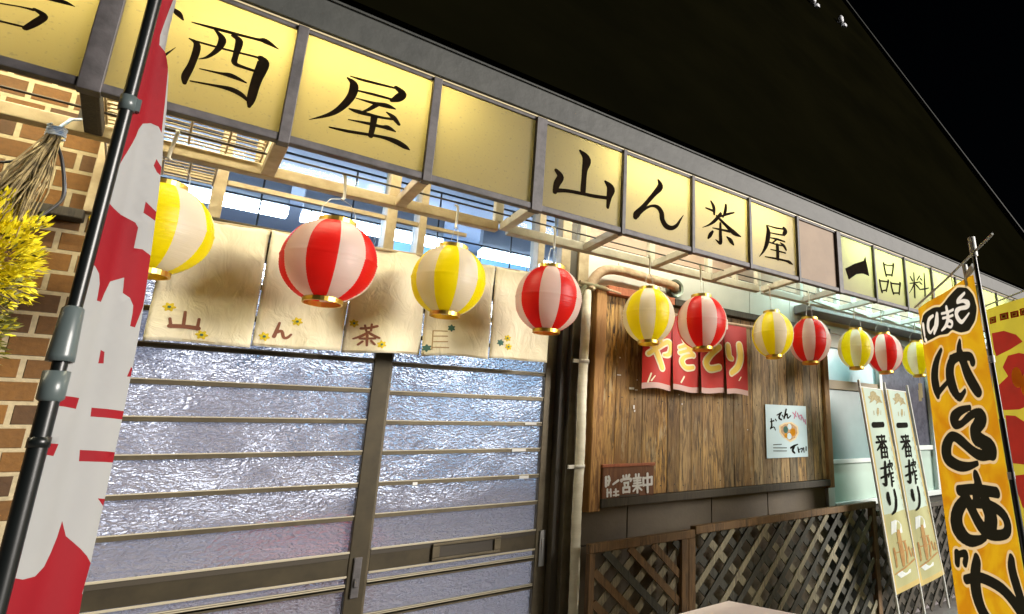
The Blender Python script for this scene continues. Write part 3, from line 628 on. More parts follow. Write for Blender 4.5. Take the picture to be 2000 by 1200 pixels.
# eaves
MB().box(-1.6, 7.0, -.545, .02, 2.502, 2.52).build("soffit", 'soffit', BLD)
g = MB(); g.box(-1.6, 7.0, -.572, -.50, 2.474, 2.588); g.box(-1.6, 7.0, -.580, -.566, 2.582, 2.592)
g.build("gutter", 'gutter', BLD, bevel=.003)
MB().box(-1.6, 7.0, -.562, -.55, 2.4665, 2.4725).build("leak_light_strip", 'paleyel', BLD)  # pale strip stands in for tube light leaking through the gap
s_ = 2.06
r = MB(); y1 = 2.3; zt = 2.60+s_*(y1+.60)
r.add([(-1.6, -.60, 2.60), (7.0, -.60, 2.60), (7.0, y1, zt), (-1.6, y1, zt), (-1.6, -.50, 2.595), (7.0, -.50, 2.595), (7.0, y1+.1, zt), (-1.6, y1+.1, zt)],
      [(0, 1, 2, 3), (7, 6, 5, 4), (0, 4, 5, 1), (1, 5, 6, 2), (3, 2, 6, 7), (0, 3, 7, 4)])
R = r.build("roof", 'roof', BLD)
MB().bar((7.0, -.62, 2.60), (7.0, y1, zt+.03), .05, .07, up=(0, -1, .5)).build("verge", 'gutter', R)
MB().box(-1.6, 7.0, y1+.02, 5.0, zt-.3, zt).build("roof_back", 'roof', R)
# interior
w = MB()
w.box(-1.5, 5.5, 3.0, 3.1, 0, 2.8); w.box(-1.6, -1.5, .14, 3.1, 0, 2.8); w.box(5.5, 5.6, .14, 3.1, 0, 2.8)
w.build("inner_wall", 'inwall', BLD)
MB().box(.98, 2.6, 2.2, 2.25, 1.7, 2.8).build("blue_partition", 'inblue', BLD)
MB().box(-1.6, 5.6, .14, 3.1, 2.82, 2.9).build("inner_ceiling", 'inceil', BLD)
MB().box(-1.6, 5.6, -.01, 3.1, .005, .03).build("inner_floor", 'infloor', BLD)
c = MB(); c.box(-.6, 3.0, 2.45, 2.9, .03, .9); c.box(-.65, 3.05, 2.4, 2.95, .9, .95)
c.build("counter", 'counter', BLD, bevel=.01)

for k, (a, b) in enumerate(((-.75, .395), (.46, 1.20), (1.45, 2.15), (3.2, 4.4))):
    t = thing("ceiling_lamp", ((a+b)/2, 1.6, 2.82), ["long white ceiling tube seen through the glass left of the first lanterns", "white ceiling tube seen through the glass above the red striped lantern nearest the curtain", "white ceiling tube behind the blue glass over the yellow lantern", "ceiling tube inside behind the right hand window"][k], "lamp", "ceiling lamps inside the pub")
    MB().box(a, b, 1.57, 1.63, 2.65, 2.82).build("lamp_body", 'lampbox', t)
    MB().box(a, b, 1.56, 1.64, 2.60, 2.645).build("tube", 'inlamp', t)

for (y, z, lab, n) in ((.75, 1.86, "nearer unseen string of bulbs, added to make the pattern glass of the doors sparkle", 7), (1.45, 1.62, "farther unseen string of bulbs, added low behind the doors for sparkle in the pattern glass", 8), (2.3, 1.78, "farthest unseen string of bulbs, added deepest behind the doors for sparkle in the pattern glass", 7)):  # unseen bulbs, added so the door glass has bright points to refract
    t = thing("added_bulb_string", (.6, y, 2.6), lab, "added bulb string")
    cr = MB()
    for i in range(n):
        x = -.55+2.3*i/(n-1)+random.uniform(-.05, .05); zz = z+random.uniform(-.2, .2)
        cr.tube([(x, y, 2.62), (x, y, zz+.05)], .004, 6)
        MB().lathe([(.0, -.075), (.035, -.06), (.055, -.02), (.055, .015), (.035, .05), (.015, .07), (0, .07)], 14, (x, y, zz)).build("bulb", 'bulb', t)
    cr.tube([(-.7, y, 2.62), (1.85, y, 2.62)], .006, 6)
    cr.build("cord", 'cable', t)
st = thing("stool", (.50, .42, .03), "round red topped stool glimpsed through the bottom of the door glass", "stool")
MB().lathe([(0, .79), (.21, .79), (.23, .77), (.23, .71), (.21, .69), (0, .69)], 28, (.50, .42, .03)).build("seat", 'stoolred', st)
for sx, sy in ((-1, -1), (1, -1), (1, 1), (-1, 1)):
    MB().tube([(.5+.12*sx, .42+.12*sy, .70), (.5+.15*sx, .42+.15*sy, .03)], .013, 8).build("leg", 'silver', st)

# ------------------------------------------------------------------ entrance: frame, two sliding doors, transom window
EN = thing("entrance_frame", (.6, 0, 0), "bronze door frame with cream barred fanlight above the linen curtain", "door frame")
MB().box(-.184, -.135, -.012, .10, 0, 1.955).build("jamb", 'bronzelt', EN, bevel=.003)
MB().box(1.332, 1.392, -.03, .10, 0, 1.955).build("jamb", 'bronzelt', EN, bevel=.003)
MB().box(1.30, 1.329, .0, .10, 0, 1.95).build("inner_stop", 'rod', EN)
MB().box(-.184, 1.395, -.035, .10, 1.957, 1.99).build("head_rail", 'bronze', EN, bevel=.003)
f = MB(); f.box(-.134, 1.33, -.005, .10, 0, .03); f.box(-.134, 1.33, .02, .03, .03, .045)
f.build("door_track", 'silver', EN)
for a, b, yy in ((.046, .078, -.03), (.541, .575, -.03), (.654, .680, -.03), (1.145, 1.175, -.03), (1.256, 1.302, -.035), (1.345, 1.398, -.035)):
    MB().box(a, b, yy, .06, 1.992, 2.498).build("mullion", 'cream', EN, bevel=.002)
MB().box(1.3025, 1.344, -.02, .04, 1.992, 2.498).build("dark_reveal", 'rod', EN)
for zz in (2.186, 2.129):
    b = MB(); b.box(-.20, .0455, -.012, .004, zz-.009, zz+.009); b.box(.0785, .5405, -.012, .004, zz-.009, zz+.009); b.box(.5755, .6535, -.012, .004, zz-.009, zz+.009); b.box(.6805, .84, -.012, .004, zz-.008, zz+.008)
    b.build("glazing_bar", 'cream', EN, bevel=.002)
MB().box(-.2, 1.255, .02, .026, 1.992, 2.5).build("fanlight_pane", 'clear', EN)

BAR = .1126
def leaf(x0, x1, y, name_label, slot, stl, str_):
    L = thing("sliding_door", ((x0+x1)/2, y, .045), name_label, "door", "sliding entrance doors")
    s = MB(); s.box(x0, x0+stl, y-.018, y+.018, .045, 1.95); s.box(x1-str_, x1, y-.018, y+.018, .045, 1.95)
    s.build("stile", 'bronze' if not slot else 'bronzelt', L, bevel=.003)
    g0, g1 = x0+stl+.0005, x1-str_-.0005
    t = MB(); t.box(g0, g1, y-.016, y+.016, 1.88, 1.95); t.box(g0, g1, y-.016, y+.016, .05, .17)
    t.build("rail", 'bronze', L, bevel=.003)
    m = MB(); m.box(g0, g1, y-.015, y+.015, .812, .884); m.box(g0, g1, y-.0165, y-.0152, .866, .8815, 1)  # second box: black strip painting the shaded gap under the lip
    m.build("middle_rail", ['bronze', 'rod'], L, bevel=.001)
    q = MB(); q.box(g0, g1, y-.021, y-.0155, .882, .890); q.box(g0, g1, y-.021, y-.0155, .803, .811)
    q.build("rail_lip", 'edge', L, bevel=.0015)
    for k in range(-6, 9):
        zz = 1.563-BAR*(k+0) if k >= 0 else 1.563-BAR*k
        if abs(zz-.85) < .07 or zz > 1.87 or zz < .2: continue
        MB().box(g0, g1, y-.014, y+.002, zz-.0085, zz+.0085).box(g0, g1, y-.0165, y-.0142, zz+.0045, zz+.0088, 1).build("glazing_bar", ['bronzelt', 'edge'], L, bevel=.001)  # thin upper strip paints the highlight on each bar's top edge
    for k in range(6, 13):
        zz = 1.563-BAR*k-.006
        if zz > .79 or zz < .2: continue
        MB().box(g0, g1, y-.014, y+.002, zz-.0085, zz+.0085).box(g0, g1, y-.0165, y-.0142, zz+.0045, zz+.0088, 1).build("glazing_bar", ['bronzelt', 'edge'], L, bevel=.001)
    gs = MB(); gs.add([(g0, y+.005, .17), (g1, y+.005, .17), (g1, y+.005, 1.88), (g0, y+.005, 1.88)], [(0, 1, 2, 3)]); gs.build("glass", 'glass', L)
    return L
LL = leaf(-.134, .625, .020, "left sliding door of patterned glass crossed by thin bronze bars", False, .055, .057)
lk = MB(); lk.box(.583, .607, -.006, .0015, .735, .868); lk.box(.589, .601, -.012, -.0065, .77, .80)
lk.build("lock", 'post', LL, bevel=.003)
RL = leaf(.59, 1.299, .062, "right sliding door of patterned glass with a letter slot in its middle rail", True, .05, .052)
sl = MB()
sl.box(.842, 1.098, .036, .0455, .869, .879); sl.box(.842, 1.098, .036, .0455, .816, .826); sl.box(.842, .868, .036, .0455, .8265, .8685); sl.box(1.072, 1.098, .036, .0455, .8265, .8685)
SL = sl.build("letter_slot", 'bronzelt', RL, bevel=.002)
MB().box(.8685, 1.0715, .044, .0465, .827, .868).build("slot_flap", 'rod', SL)
hd = MB(); hd.box(1.263, 1.287, .036, .0435, .735, .882); hd.box(1.270, 1.280, .0325, .0355, .775, .85)
hd.build("pull_handle", 'silver', RL, bevel=.006)
tp = MB()
for x, z, ww in ((.752, 1.106, .016), (1.12, 1.225, .06), (1.17, 1.34, .05), (1.16, 1.11, .04)): tp.box(x, x+ww, .0445, .0475, z-.006, z+.006)
tp.build("tape_scraps", 'whiteprint', RL)

# ------------------------------------------------------------------ right hand window
WN = thing("shop_window", (4.2, 0, .8), "white framed window with frosted panes right of the wooden notice board", "window")
f = MB(); f.box(3.165, 3.235, -.02, .08, .80, 2.05); f.box(5.25, 5.33, -.02, .08, .80, 2.05); f.box(3.236, 5.249, -.02, .08, 2.00, 2.05); f.box(3.236, 5.249, -.025, .08, .80, .84)
f.box(3.86, 3.90, -.015, .06, .841, 1.999); f.box(4.60, 4.64, -.015, .06, .841, 1.999)
f.build("window_frame", 'wframe', WN, bevel=.004)
MB().box(3.236, 3.859, .0, .05, 1.60, 1.665).build("rail", 'brownrail', WN, bevel=.003)
MB().box(3.236, 3.859, .0, .05, 1.09, 1.12).build("rail", 'wframe', WN, bevel=.003)
MB().box(3.236, 3.859, .02, .028, 1.666, 1.999).build("pane", 'paneblue', WN)
MB().box(3.236, 3.859, .02, .028, 1.121, 1.599).build("pane", 'paneteal', WN)
MB().box(3.236, 3.859, .02, .028, .841, 1.089).build("pane", 'panepale', WN)
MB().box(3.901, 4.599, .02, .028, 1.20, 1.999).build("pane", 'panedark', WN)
MB().box(3.901, 4.599, .02, .028, .841, 1.16).build("pane", 'panepale', WN)
MB().box(3.901, 4.599, .0, .05, 1.161, 1.199).build("rail", 'wframe', WN, bevel=.003)
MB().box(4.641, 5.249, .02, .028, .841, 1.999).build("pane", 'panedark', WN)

# ------------------------------------------------------------------ illuminated sign box
SX = lambda k: -.209+.3675*k
SG = thing("illuminated_sign", (2.2, -.4, 2.085), "long yellow light box sign with black brushed characters under the eave", "sign")
f = MB(); f.box(SX(-3), SX(15), -.565, -.535, 2.083, 2.1075)
f.build("bottom_bar", 'post', SG, bevel=.003)
MB().box(SX(-3), SX(15), -.560, -.535, 2.4535, 2.466).build("top_bar", 'post', SG, bevel=.002)
for k in range(-3, 16):
    h = .020 if k in (0, 3, 8) else (.013 if k in (1, 2) else .0085)
    MB().box(SX(k)-h, SX(k)+h, -.570, -.535, 2.078, 2.466).build("divider", 'post', SG, bevel=.002)
GL = {-1: KYO, 0: SAKE, 1: YA, 3: YAMA, 4: N, 5: CHA, 6: YA2, 9: HIN, 10: RYO}
fr = vert_frame(-.552)
for k in range(-3, 15):
    h0 = .020 if k in (0, 3, 8) else (.013 if k in (1, 2) else .0085); h1 = .020 if k+1 in (0, 3, 8) else (.013 if k+1 in (1, 2) else .0085)
    p = MB(); x0, x1 = SX(k)+h0-.004, SX(k+1)-h1+.004
    p.add([(x0, -.552, 2.1065), (x1, -.552, 2.1065), (x1, -.552, 2.4545), (x0, -.552, 2.4545)], [(0, 1, 2, 3)], 0)
    if k in GL: strokes(p, GL[k], fr, 1, off=.0012)
    if k == 8:
        P = sc(ICHI)[0]; c_ = [tuple(fr(u, v, .0015)) for u, v in P]
        p.add(c_, [tuple(range(len(c_)))], 1)
    if k == 7: p.build("unlit_panel", ['unlitpanel', 'ink'], SG)  # panel with no tube behind it; its unlit look is an opaque colour
    else: p.build("sign_panel", ['panel', 'ink'], SG)
def tube(x0, x1, m):
    n = max(1, round((x1-x0)/.78)); L = (x1-x0)/n
    for i in range(n):
        a, b = x0+i*L+.05, x0+(i+1)*L-.05
        o = MB().tube([(a, -.405, 2.428), (b, -.405, 2.428)], .0145, 12).build("fluorescent_tube", m, SG)
        MB().box(a-.02, b+.02, -.43, -.38, 2.450, 2.501).build("tube_batten", 'lampbox', o)
tube(-1.75, .66, 'tubeA'); tube(1.13, 2.31, 'tubeB'); tube(2.78, 5.2, 'tubeC')

# steel frame under the sign
FR = thing("steel_bracket_frame", (2.2, -.25, 2.085), "pale welded steel frame of brackets under the yellow sign", "frame")
for a, b, m in ((SX(-3), SX(3)-.02, 'cream'), (SX(3)+.02, SX(7)-.02, 'palesteel'), (SX(7)+.02, SX(15), 'wframe')):
    MB().box(a, b, -.268, -.232, 2.083, 2.122).build("back_beam", m, FR, bevel=.003)
for k in range(-3, 16):
    m = 'darkwood' if k == 0 else ('cream' if k < 3 else ('palesteel' if k < 8 else 'wframe'))
    MB().box(SX(k)-.017, SX(k)+.017, -.534, -.2685, 2.0845, 2.118).build("bracket", m, FR, bevel=.003)
    MB().box(SX(k)-.035, SX(k)-.003, -.266, -.234, 2.1225, 2.502).build("hanger_post", m, FR, bevel=.003)
    if k > 7: MB().bar((SX(k)+.02, -.30, 2.10), (SX(k)+.30, -.262, 2.10), .018, .018).build("diagonal_brace", m, FR)
for k in (6, 8, 9, 11, 13):
    MB().box(SX(k)+.16, SX(k)+.185, -.264, -.236, 2.1225, 2.502).build("hanger_post", 'palesteel' if k < 8 else 'wframe', FR, bevel=.002)
MB().tube([(-.6, -.372, 2.113), (5.2, -.372, 2.113)], .0038, 8).build("hanging_rod", 'rod', FR)
# wire racks resting on the brackets
for (xa, xb, ya, yb, z0), lab in (((-.19, .135, -.46, -.275, 2.128), "white wire rack lying on the sign brackets behind the striped banner"), ((-.19, .045, -.21, -.03, 2.104), "lower white wire rack at the wall, partly behind the yellow lantern")):
    rk = MB()
    for i in range(8): rk.tube([(xa, ya+(yb-ya)*i/7, z0), (xb, ya+(yb-ya)*i/7, z0)], .0028, 6)
    for i in range(5): rk.tube([(xa+(xb-xa)*i/4, ya, z0-.005), (xa+(xb-xa)*i/4, yb, z0-.005)], .0028, 6)
    rk.tube([(xa, ya, z0+.03), (xb, ya, z0+.03)], .0035, 6); rk.tube([(xb, ya, z0+.03), (xb, yb, z0+.03)], .0035, 6)
    tag(rk.build("wire_rack", 'cream'), lab, "wire rack", "wire racks under the sign")

# ------------------------------------------------------------------ curtain
NX = [-.035, .205, .445, .69, .935, 1.185]
NR = thing("shop_curtain", (.57, -.09, 1.57), "cream linen split curtain with sewn brown letters and felt flowers over the door", "curtain")
def nsurf(k):
    ph = 1.7*k; x0, x1 = NX[k], NX[k+1]
    def f(u, v, o):
        t = (1.965-v)/.39; s = (u-x0)/(x1-x0)
        y = -.094-.020*t*math.sin(math.pi*s*1.0)-.009*(.35+t)*math.sin(7.3*s+ph+1.2*t)-.004*math.sin(11*s+ph*2+3*t)*(1-.5*t)-.0035*math.sin(9*t+ph+3*s)-.005*(k % 2)
        zz = v+.035*(u-.57)*(1-.0*t)+.004*math.sin(5*s+ph)*t-.006*abs(math.sin(2.2*math.pi*s))*(1-t)
        return Vector((u, y-o, zz))
    return f
MB().tube([(-.08, -.088, 1.950), (1.22, -.088, 1.993)], .007, 10).build("curtain_rod", 'cream', NR)
for k in range(5):
    m = MB(); f = nsurf(k); x0, x1 = NX[k]+.002, NX[k+1]-.002; n, q = 22, 30
    for fr_ in (0,):
        vs = [f(x0+(x1-x0)*i/n, 1.975-(1.975-1.575)*j/q, 0) for j in range(q+1) for i in range(n+1)]
        fs = [(j*(n+1)+i, j*(n+1)+i+1, (j+1)*(n+1)+i+1, (j+1)*(n+1)+i) for j in range(q) for i in range(n)]
        m.add(vs, fs, 0, True)
    # hems
    strokes(m, [[(int(x0*1e4)+40, 15820, 12), (int(x1*1e4)-40, 15820, 12)]], f, 2, off=.0012)
    def fz(u, v, o, f=f):       # sewn letters: traced heights already include the hem line's rise
        return f(u, v-.035*(u-.57), o)
    S = [s for s in NOREN if x0 <= s[0][0]*1e-4 <= x1+.003]
    strokes(m, S, fz, 1, off=.0022)
    if k == 3: strokes(m, NORENF, fz, 2, off=.002)
    for L, mi in ((FLY, 3), (FLT, 4)):
        for a, b in L:
            u, v = a*1e-4, b*1e-4
            if not x0 <= u <= x1: continue
            u = max(x0+.013, min(x1-.013, u)); c0 = fz(u, v, .003); pts = []
            for j in range(36):
                an = 2*math.pi*j/36; rr = .0125*(1+.22*math.cos(6*an+k)); pts.append(fz(u+rr*math.cos(an), v+rr*math.sin(an), .002))
            m.add([c0]+pts, [(0, j+1, (j+1) % 36+1) for j in range(36)], mi)
            if mi == 3:
                pts = [fz(u+.004*math.cos(j*.7854), v+.004*math.sin(j*.7854), .0042) for j in range(8)]
                m.add(pts, [tuple(range(8))], 4)
    o = m.build("cloth_panel", ['noren', 'brownfelt', 'tanline', 'yfelt', 'tfelt'], NR)
    so = o.modifiers.new("thickness", 'SOLIDIFY'); so.thickness = .0012; so.offset = -1

# ------------------------------------------------------------------ lanterns
def make_lantern(main, turn):
    root = bpy.data.objects.new("paper_lantern", None); COL.objects.link(root); WLOC[root.name] = Vector((0, 0, 0)); root.empty_display_size = .05
    prof = []; nr = 64
    for i in range(nr+1):
        z = -.126+.252*i/nr; eq = .0016*math.exp(-(z/.004)**2)
        r_ = .1245*math.sqrt(max(0, 1-(z/.1375)**2))
        rib = .0015*abs(math.sin(math.pi*i/2))
        prof.append((r_-rib+eq, z))
    sh = MB().lathe(prof, 80, mif=lambda k: (k//8) % 2)
    q_ = 1 if main == 'lred' else 2
    dent = lambda x, y, z: 1+.013*math.sin(23*x+17*z+q_)*math.sin(19*y-13*z+2*q_)+.008*math.sin(61*z+21*x*q_)*math.sin(31*y+5)
    sh.v = [(x*dent(x, y, z), y*dent(x, y, z), z) for x, y, z in sh.v]
    sh.build("paper_shade", [main, 'lwhite'], root)
    for z0, z1, nm in ((.122, .139, "top_ring"), (-.139, -.122, "bottom_ring")):
        MB().lathe([(.047, z0), (.0515, z0), (.0515, z1), (.047, z1), (.047, z0)], 32, smooth=False).build(nm, 'gold', root)
    MB().tube([(-.05, 0, .14), (-.048, 0, .175), (-.03, 0, .205), (0, 0, .216), (.03, 0, .205), (.048, 0, .175), (.05, 0, .14)], .0012, 6).build("wire_handle", 'wire', root)
    MB().tube([(.0, 0, .214), (.006, 0, .222), (.004, 0, .25), (0, 0, .285), (-.002, .004, .302), (0, .014, .306)], .0045, 8).build("hook", 'hook', root)
    return root
proto = {'r': make_lantern('lred', 0), 'y': make_lantern('lyel', 0)}
used = set()
LN = [(-.052, 'y', 1.818, 182, "yellow and white paper lantern half hidden behind the striped banner"),
      (.335, 'r', 1.808, 17, "red and white paper lantern, the largest looking, in front of the curtain"),
      (.682, 'y', 1.810, 86, "yellow and white paper lantern in front of the linen curtain under the blue glass"),
      (1.052, 'r', 1.803, 48, "red and white paper lantern beside the door jamb and white pipe"),
      (1.524, 'y', 1.802, 35, "yellow and white paper lantern under the end of the wall duct"),
      (1.834, 'r', 1.812, 51, "red and white paper lantern in front of the red yakitori cloth"),
      (2.333, 'y', 1.812, 49, "yellow and white paper lantern above the food poster, right of the red cloth"),
      (2.646, 'r', 1.812, 20, "red and white paper lantern partly behind a yellow one at the notice board's right end"),
      (3.095, 'y', 1.809, 91, "yellow and white paper lantern above the pair of pale banners"),
      (3.42, 'r', 1.812, 148, "red and white paper lantern farthest along the row, above the pale banners"),
      (3.85, 'y', 1.812, 136, "yellow and white paper lantern with a paper tassel, cut off by the orange banner")]
for x, k, z, rot, lab in LN:
    o = proto[k] if k not in used else copy_tree(proto[k])
    used.add(k)
    o.location = (x, -.372, z); o.rotation_euler = (math.radians(random.uniform(-2, 2)), math.radians(random.uniform(-2, 2)), math.radians(rot))
    if x < 0: o.scale = (.93, .93, .95)
    tag(o, lab, "lantern", "striped paper lanterns hung in a row under the sign")
    last = o
ts = MB(); ts.tube([(0, 0, -.14), (0, .0, -.19)], .001, 6); ts.box(-.014, .014, -.002, .002, -.30, -.19); ts.box(-.004, .020, -.004, -.0025, -.325, -.24)
tso = ts.build("tassel", 'outline', None, loc=(0, 0, 0)); tso.parent = last

# ------------------------------------------------------------------ wall pipes
PI_ = thing("drain_pipe", (1.375, -.06, 0), "white tape wrapped pipe running down the wall beside the door", "pipe")
pa = []; rr = []
for i in range(60):
    pa.append((1.376+.0018*math.sin(i*.35), -.066, 1.965-i*.0333)); rr.append(.0205+.0013*(i % 2))
MB().tube(pa, rr, 14).build("pipe", 'wpipe', PI_)
for z in (1.62, 1.145, .5):
    m = MB(); m.lathe([(.0215, -.008), (.025, -.008), (.025, .008), (.0215, .008)], 18, (1.376, -.066, z)); m.box(1.325, 1.356, -.07, -.06, z-.008, z+.008)
    m.build("pipe_clip", 'hook', PI_)
DU = thing("wall_duct", (1.65, -.06, 2.0), "bent insulated duct running into a round wall vent above the notice board", "duct")
path = catmull([(1.392, -.066, 1.975), (1.408, -.066, 2.025), (1.455, -.07, 2.078), (1.54, -.072, 2.098), (1.70, -.07, 2.092), (1.83, -.066, 2.085), (1.90, -.05, 2.083), (1.93, -.01, 2.083)], 5)
MB().tube(path, [.0235+.0012*(i % 2) for i in range(len(path))], 16).build("duct", 'duct', DU)
v = MB(); v.tube([(1.925, -.035, 2.083), (1.925, .0, 2.083)], .05, 28, caps=False); v.tube([(1.925, -.035, 2.083), (1.925, -.030, 2.083)], [.05, .036], 28, caps=False)
v.build("vent_ring", 'ventm', DU)
MB().tube([(1.545, -.066, 2.118), (1.545, -.066, 2.14)], .0035, 6).build("strap", 'wire', DU)
GP = thing("pipe_stub", (1.42, -.07, 1.96), "short greenish pipe and rod above the top of the white pipe", "pipe")
MB().tube([(1.33, -.08, 1.995), (1.40, -.08, 1.992), (1.47, -.08, 1.985)], .011, 10).build("pipe", 'greenpipe', GP)
MB().tube([(1.36, -.08, 1.985), (1.345, -.072, 1.955), (1.338, -.06, 1.92)], .012, 10).build("elbow", 'greenpipe', GP)
MB().tube([(1.47, -.08, 1.985), (1.55, -.08, 1.975)], .008, 10).build("rod", 'duct', GP)
MB().tube([(1.40, -.0835, 1.975), (1.40, -.093, 1.975)], .006, 10).build("screw", 'paleyel', GP)

# ------------------------------------------------------------------ wooden notice board
NB = thing("notice_board", (2.3, -.03, .94), "large weathered plank notice board fixed to the wall beside the door", "notice board")
m = MB(); x = 1.482; i = 0
while x < 3.115:
    x1 = min(x+.076, 3.118); dy = random.uniform(0, .004)
    m.box(x+.0008, x1-.0008, -.048-dy, -.02, 1.0, 1.965); x = x1
for i in range(22):
    for z in (1.035, 1.46, 1.925):
        xx = 1.482+.076*i+.038+random.uniform(-.012, .012); zz = z+random.uniform(-.006, .006)
        if xx < 3.1: m.box(xx-.003, xx+.003, -.0535, -.0505, zz-.003, zz+.003, 1)
m.build("planks", ['board', 'rod'], NB, loc=(1.482, 0, 0), bevel=.0015)
MB().box(1.428, 1.481, -.075, -.002, .945, 1.985).build("frame_stile", 'boardframe', NB, bevel=.003)
MB().box(3.119, 3.170, -.075, -.002, .945, 1.985).build("frame_stile", 'boardframe', NB, bevel=.003)
MB().box(1.4815, 1.88, -.085, -.002, 1.967, 2.008).build("frame_rail", 'boardframe2', NB, bevel=.003)
MB().box(1.8805, 3.20, -.088, -.002, 1.967, 2.004).build("drip_rail", 'darkwood', NB, bevel=.003)
MB().box(1.4815, 3.1185, -.085, -.002, .958, .998).build("frame_rail", 'darkwood', NB, bevel=.004)
m = MB()
for x, z, w_, h_ in ((1.63, 1.505, .028, .010), (1.56, 1.57, .022, .004), (1.664, 1.502, .014, .004), (1.655, 1.41, .008, .018), (1.66, 1.395, .007, .010), (1.57, 1.655, .008, .006), (1.93, 1.49, .004, .004), (1.95, 1.44, .005, .008), (1.672, 1.552, .005, .004), (2.42, 1.31, .005, .005)):
    m.box(x, x+w_, -.0545, -.0532, z, z+h_)
m.build("paper_scraps", 'whiteprint', NB)

# sign plate "open" at the foot of the board
OP = thing("open_plaque", (1.62, -.06, .97), "small brown wooden plaque lettered in white at the foot of the notice board", "plaque")
MB().box(1.487, 1.762, -.0835, -.0545, .9985, 1.135).build("plate", 'plaque', OP, bevel=.002)
MB().box(1.482, 1.768, -.0865, -.0545, 1.1355, 1.150).build("top_slat", 'boardframe2', OP, bevel=.002)
m = MB(); strokes(m, OPEN, vert_frame(-.084), 0, off=.0008, grow=.0016); m.build("lettering", 'whiteprint', OP)
MB().box(1.57, 1.68, -.0850, -.0838, 1.0, 1.008).build("slot", 'rod', OP)

# food poster
PO = MB(); PO.box(2.570, 2.938, -.0570, -.0555, 1.146, 1.464)
frp = vert_frame(-.0572)
strokes(PO, ODEN, frp, 1, off=.0006); strokes(PO, ODENP, frp, 2, off=.0006); strokes(PO, ODENB, frp, 1, off=.0006)
B = [(a*1e-4, b*1e-4) for a, b in BOWL]; cx = sum(p[0] for p in B)/9; cz = sum(p[1] for p in B)/9
PO.add([tuple(frp(u, v, .0006)) for u, v in B], [tuple(range(9))], 3)
PO.add([tuple(frp(cx+(u-cx)*.84, cz+(v-cz)*.84, .0009)) for u, v in B], [tuple(range(9))], 4)
for du, dv, r_, mi in ((-.03, .01, .022, 5), (.035, -.005, .025, 6), (.005, .028, .018, 0), (0, -.03, .02, 0), (-.03, -.025, .014, 6)):
    PO.add([tuple(frp(cx+du+r_*math.cos(j*.5236), cz+dv+r_*math.sin(j*.5236), .0012)) for j in range(12)], [tuple(range(12))], mi)
tag(PO.build("food_poster", ['paper', 'blackprint', 'pinkprint', 'outline', 'soup', 'tfelt', 'orange']), "white paper poster with black lettering and a bowl of hot pot pinned to the boards", "poster")

# yakitori cloth
YK = thing("yakitori_cloth", (2.02, -.1, 1.5), "short red split cloth with cream lettering hung on the notice board", "cloth sign")
MB().tube([(1.63, -.105, 1.905), (2.46, -.105, 1.915)], .008, 10).build("rod", 'duct', YK)
for i in range(4):
    x0 = 1.668+.179*i; x1 = x0+.177; m = MB(); n, q = 14, 14
    def fy(u, v, o, x0=x0, i=i):
        t = (1.9-v)/.4; s = (u-x0)/.18
        return Vector((u+.003*i*t, -.105-.012*t*math.sin(math.pi*s+.5*i)-.006*math.sin(5*s+i)*t-o, v+.006*math.sin(4*s+2*i)*t))
    vs = [fy(x0+(x1-x0)*a/n, 1.905-.40*b/q, 0) for b in range(q+1) for a in range(n+1)]
    fs = [(b*(n+1)+a, b*(n+1)+a+1, (b+1)*(n+1)+a+1, (b+1)*(n+1)+a) for b in range(q) for a in range(n)]
    m.add(vs, fs, 0, True)
    for b in range(q-1, q):
        for a in range(n): m.m[b*n+a] = 3
    S = [s for s in YAKI if x0-.012 <= sum(p[0] for p in s)/len(s)*1e-4 < x1+.012]
    S = [s for s in S if abs(sum(p[0] for p in s)/len(s)*1e-4-(x0+x1)/2) <= .1]
    strokes(m, S, fy, 1, off=.0015, grow=.0055)
    strokes(m, S, fy, 2, off=.0032, grow=-.003)
    T = [s for s in YTICK if x0 <= s[0][0]*1e-4 < x1]
    strokes(m, T, fy, 1, off=.0015)
    o = m.build("cloth_panel", ['redcloth', 'creamprint', 'yellowprint', 'palefade'], YK)
MB().box(2.205, 2.222, -.125, -.095, 1.87, 1.93).build("clip", 'hook', YK, bevel=.003)

# ------------------------------------------------------------------ lattice fence and gate
def lattice(mb, x0, x1, z0, z1, y, pitch, w_, sgn, mi, var=0, t=.008, skip=()):
    """one layer of 45 degree slats clipped to a rectangle"""
    c0 = x0-(z1-z0) if sgn > 0 else x0
    k = 0; c = c0
    H = z1-z0
    while c < x1+(0 if sgn > 0 else H):
        # line x = c + sgn*(z - z0)
        za, zb = z0, z1
        if sgn > 0:
            za = max(z0, z0+(x0-c)); zb = min(z1, z0+(x1-c))
        else:
            za = max(z0, z0+(c-x1)); zb = min(z1, z0+(c-x0))
        if zb-za > .02:
            mb.bar((c+sgn*(za-z0), y, za), (c+sgn*(zb-z0), y, zb), t, w_, up=(sgn*-1, 0, 1), mi=(mi if not var else (mi+1 if (k*7) % var == 0 else mi)))
        c += pitch; k += 1
GA = thing("lattice_gate", (1.63, -.15, 0), "brown wooden lattice gate beside the white pipe under the notice board", "gate")
f = MB(); f.box(1.386, 1.945, -.175, -.135, .785, .823)
f.build("top_rail", 'gatewood', GA, bevel=.003)
MB().box(1.386, 1.412, -.172, -.138, .05, .784).build("stile", 'gatewood', GA, bevel=.003)
MB().box(1.862, 1.902, -.178, -.135, .0, .784).build("stile", 'gatewood', GA, bevel=.003)
MB().box(1.904, 1.944, -.178, -.135, .0, .784).build("post", 'gatewood', GA, bevel=.003)
MB().box(1.413, 1.861, -.17, -.14, .05, .10).build("bottom_rail", 'gatewood', GA, bevel=.003)
m = MB(); lattice(m, 1.413, 1.861, .10, .784, -.162, .122, .030, -1, 0, 3); lattice(m, 1.413, 1.861, .10, .784, -.150, .122, .034, 1, 2, 2)
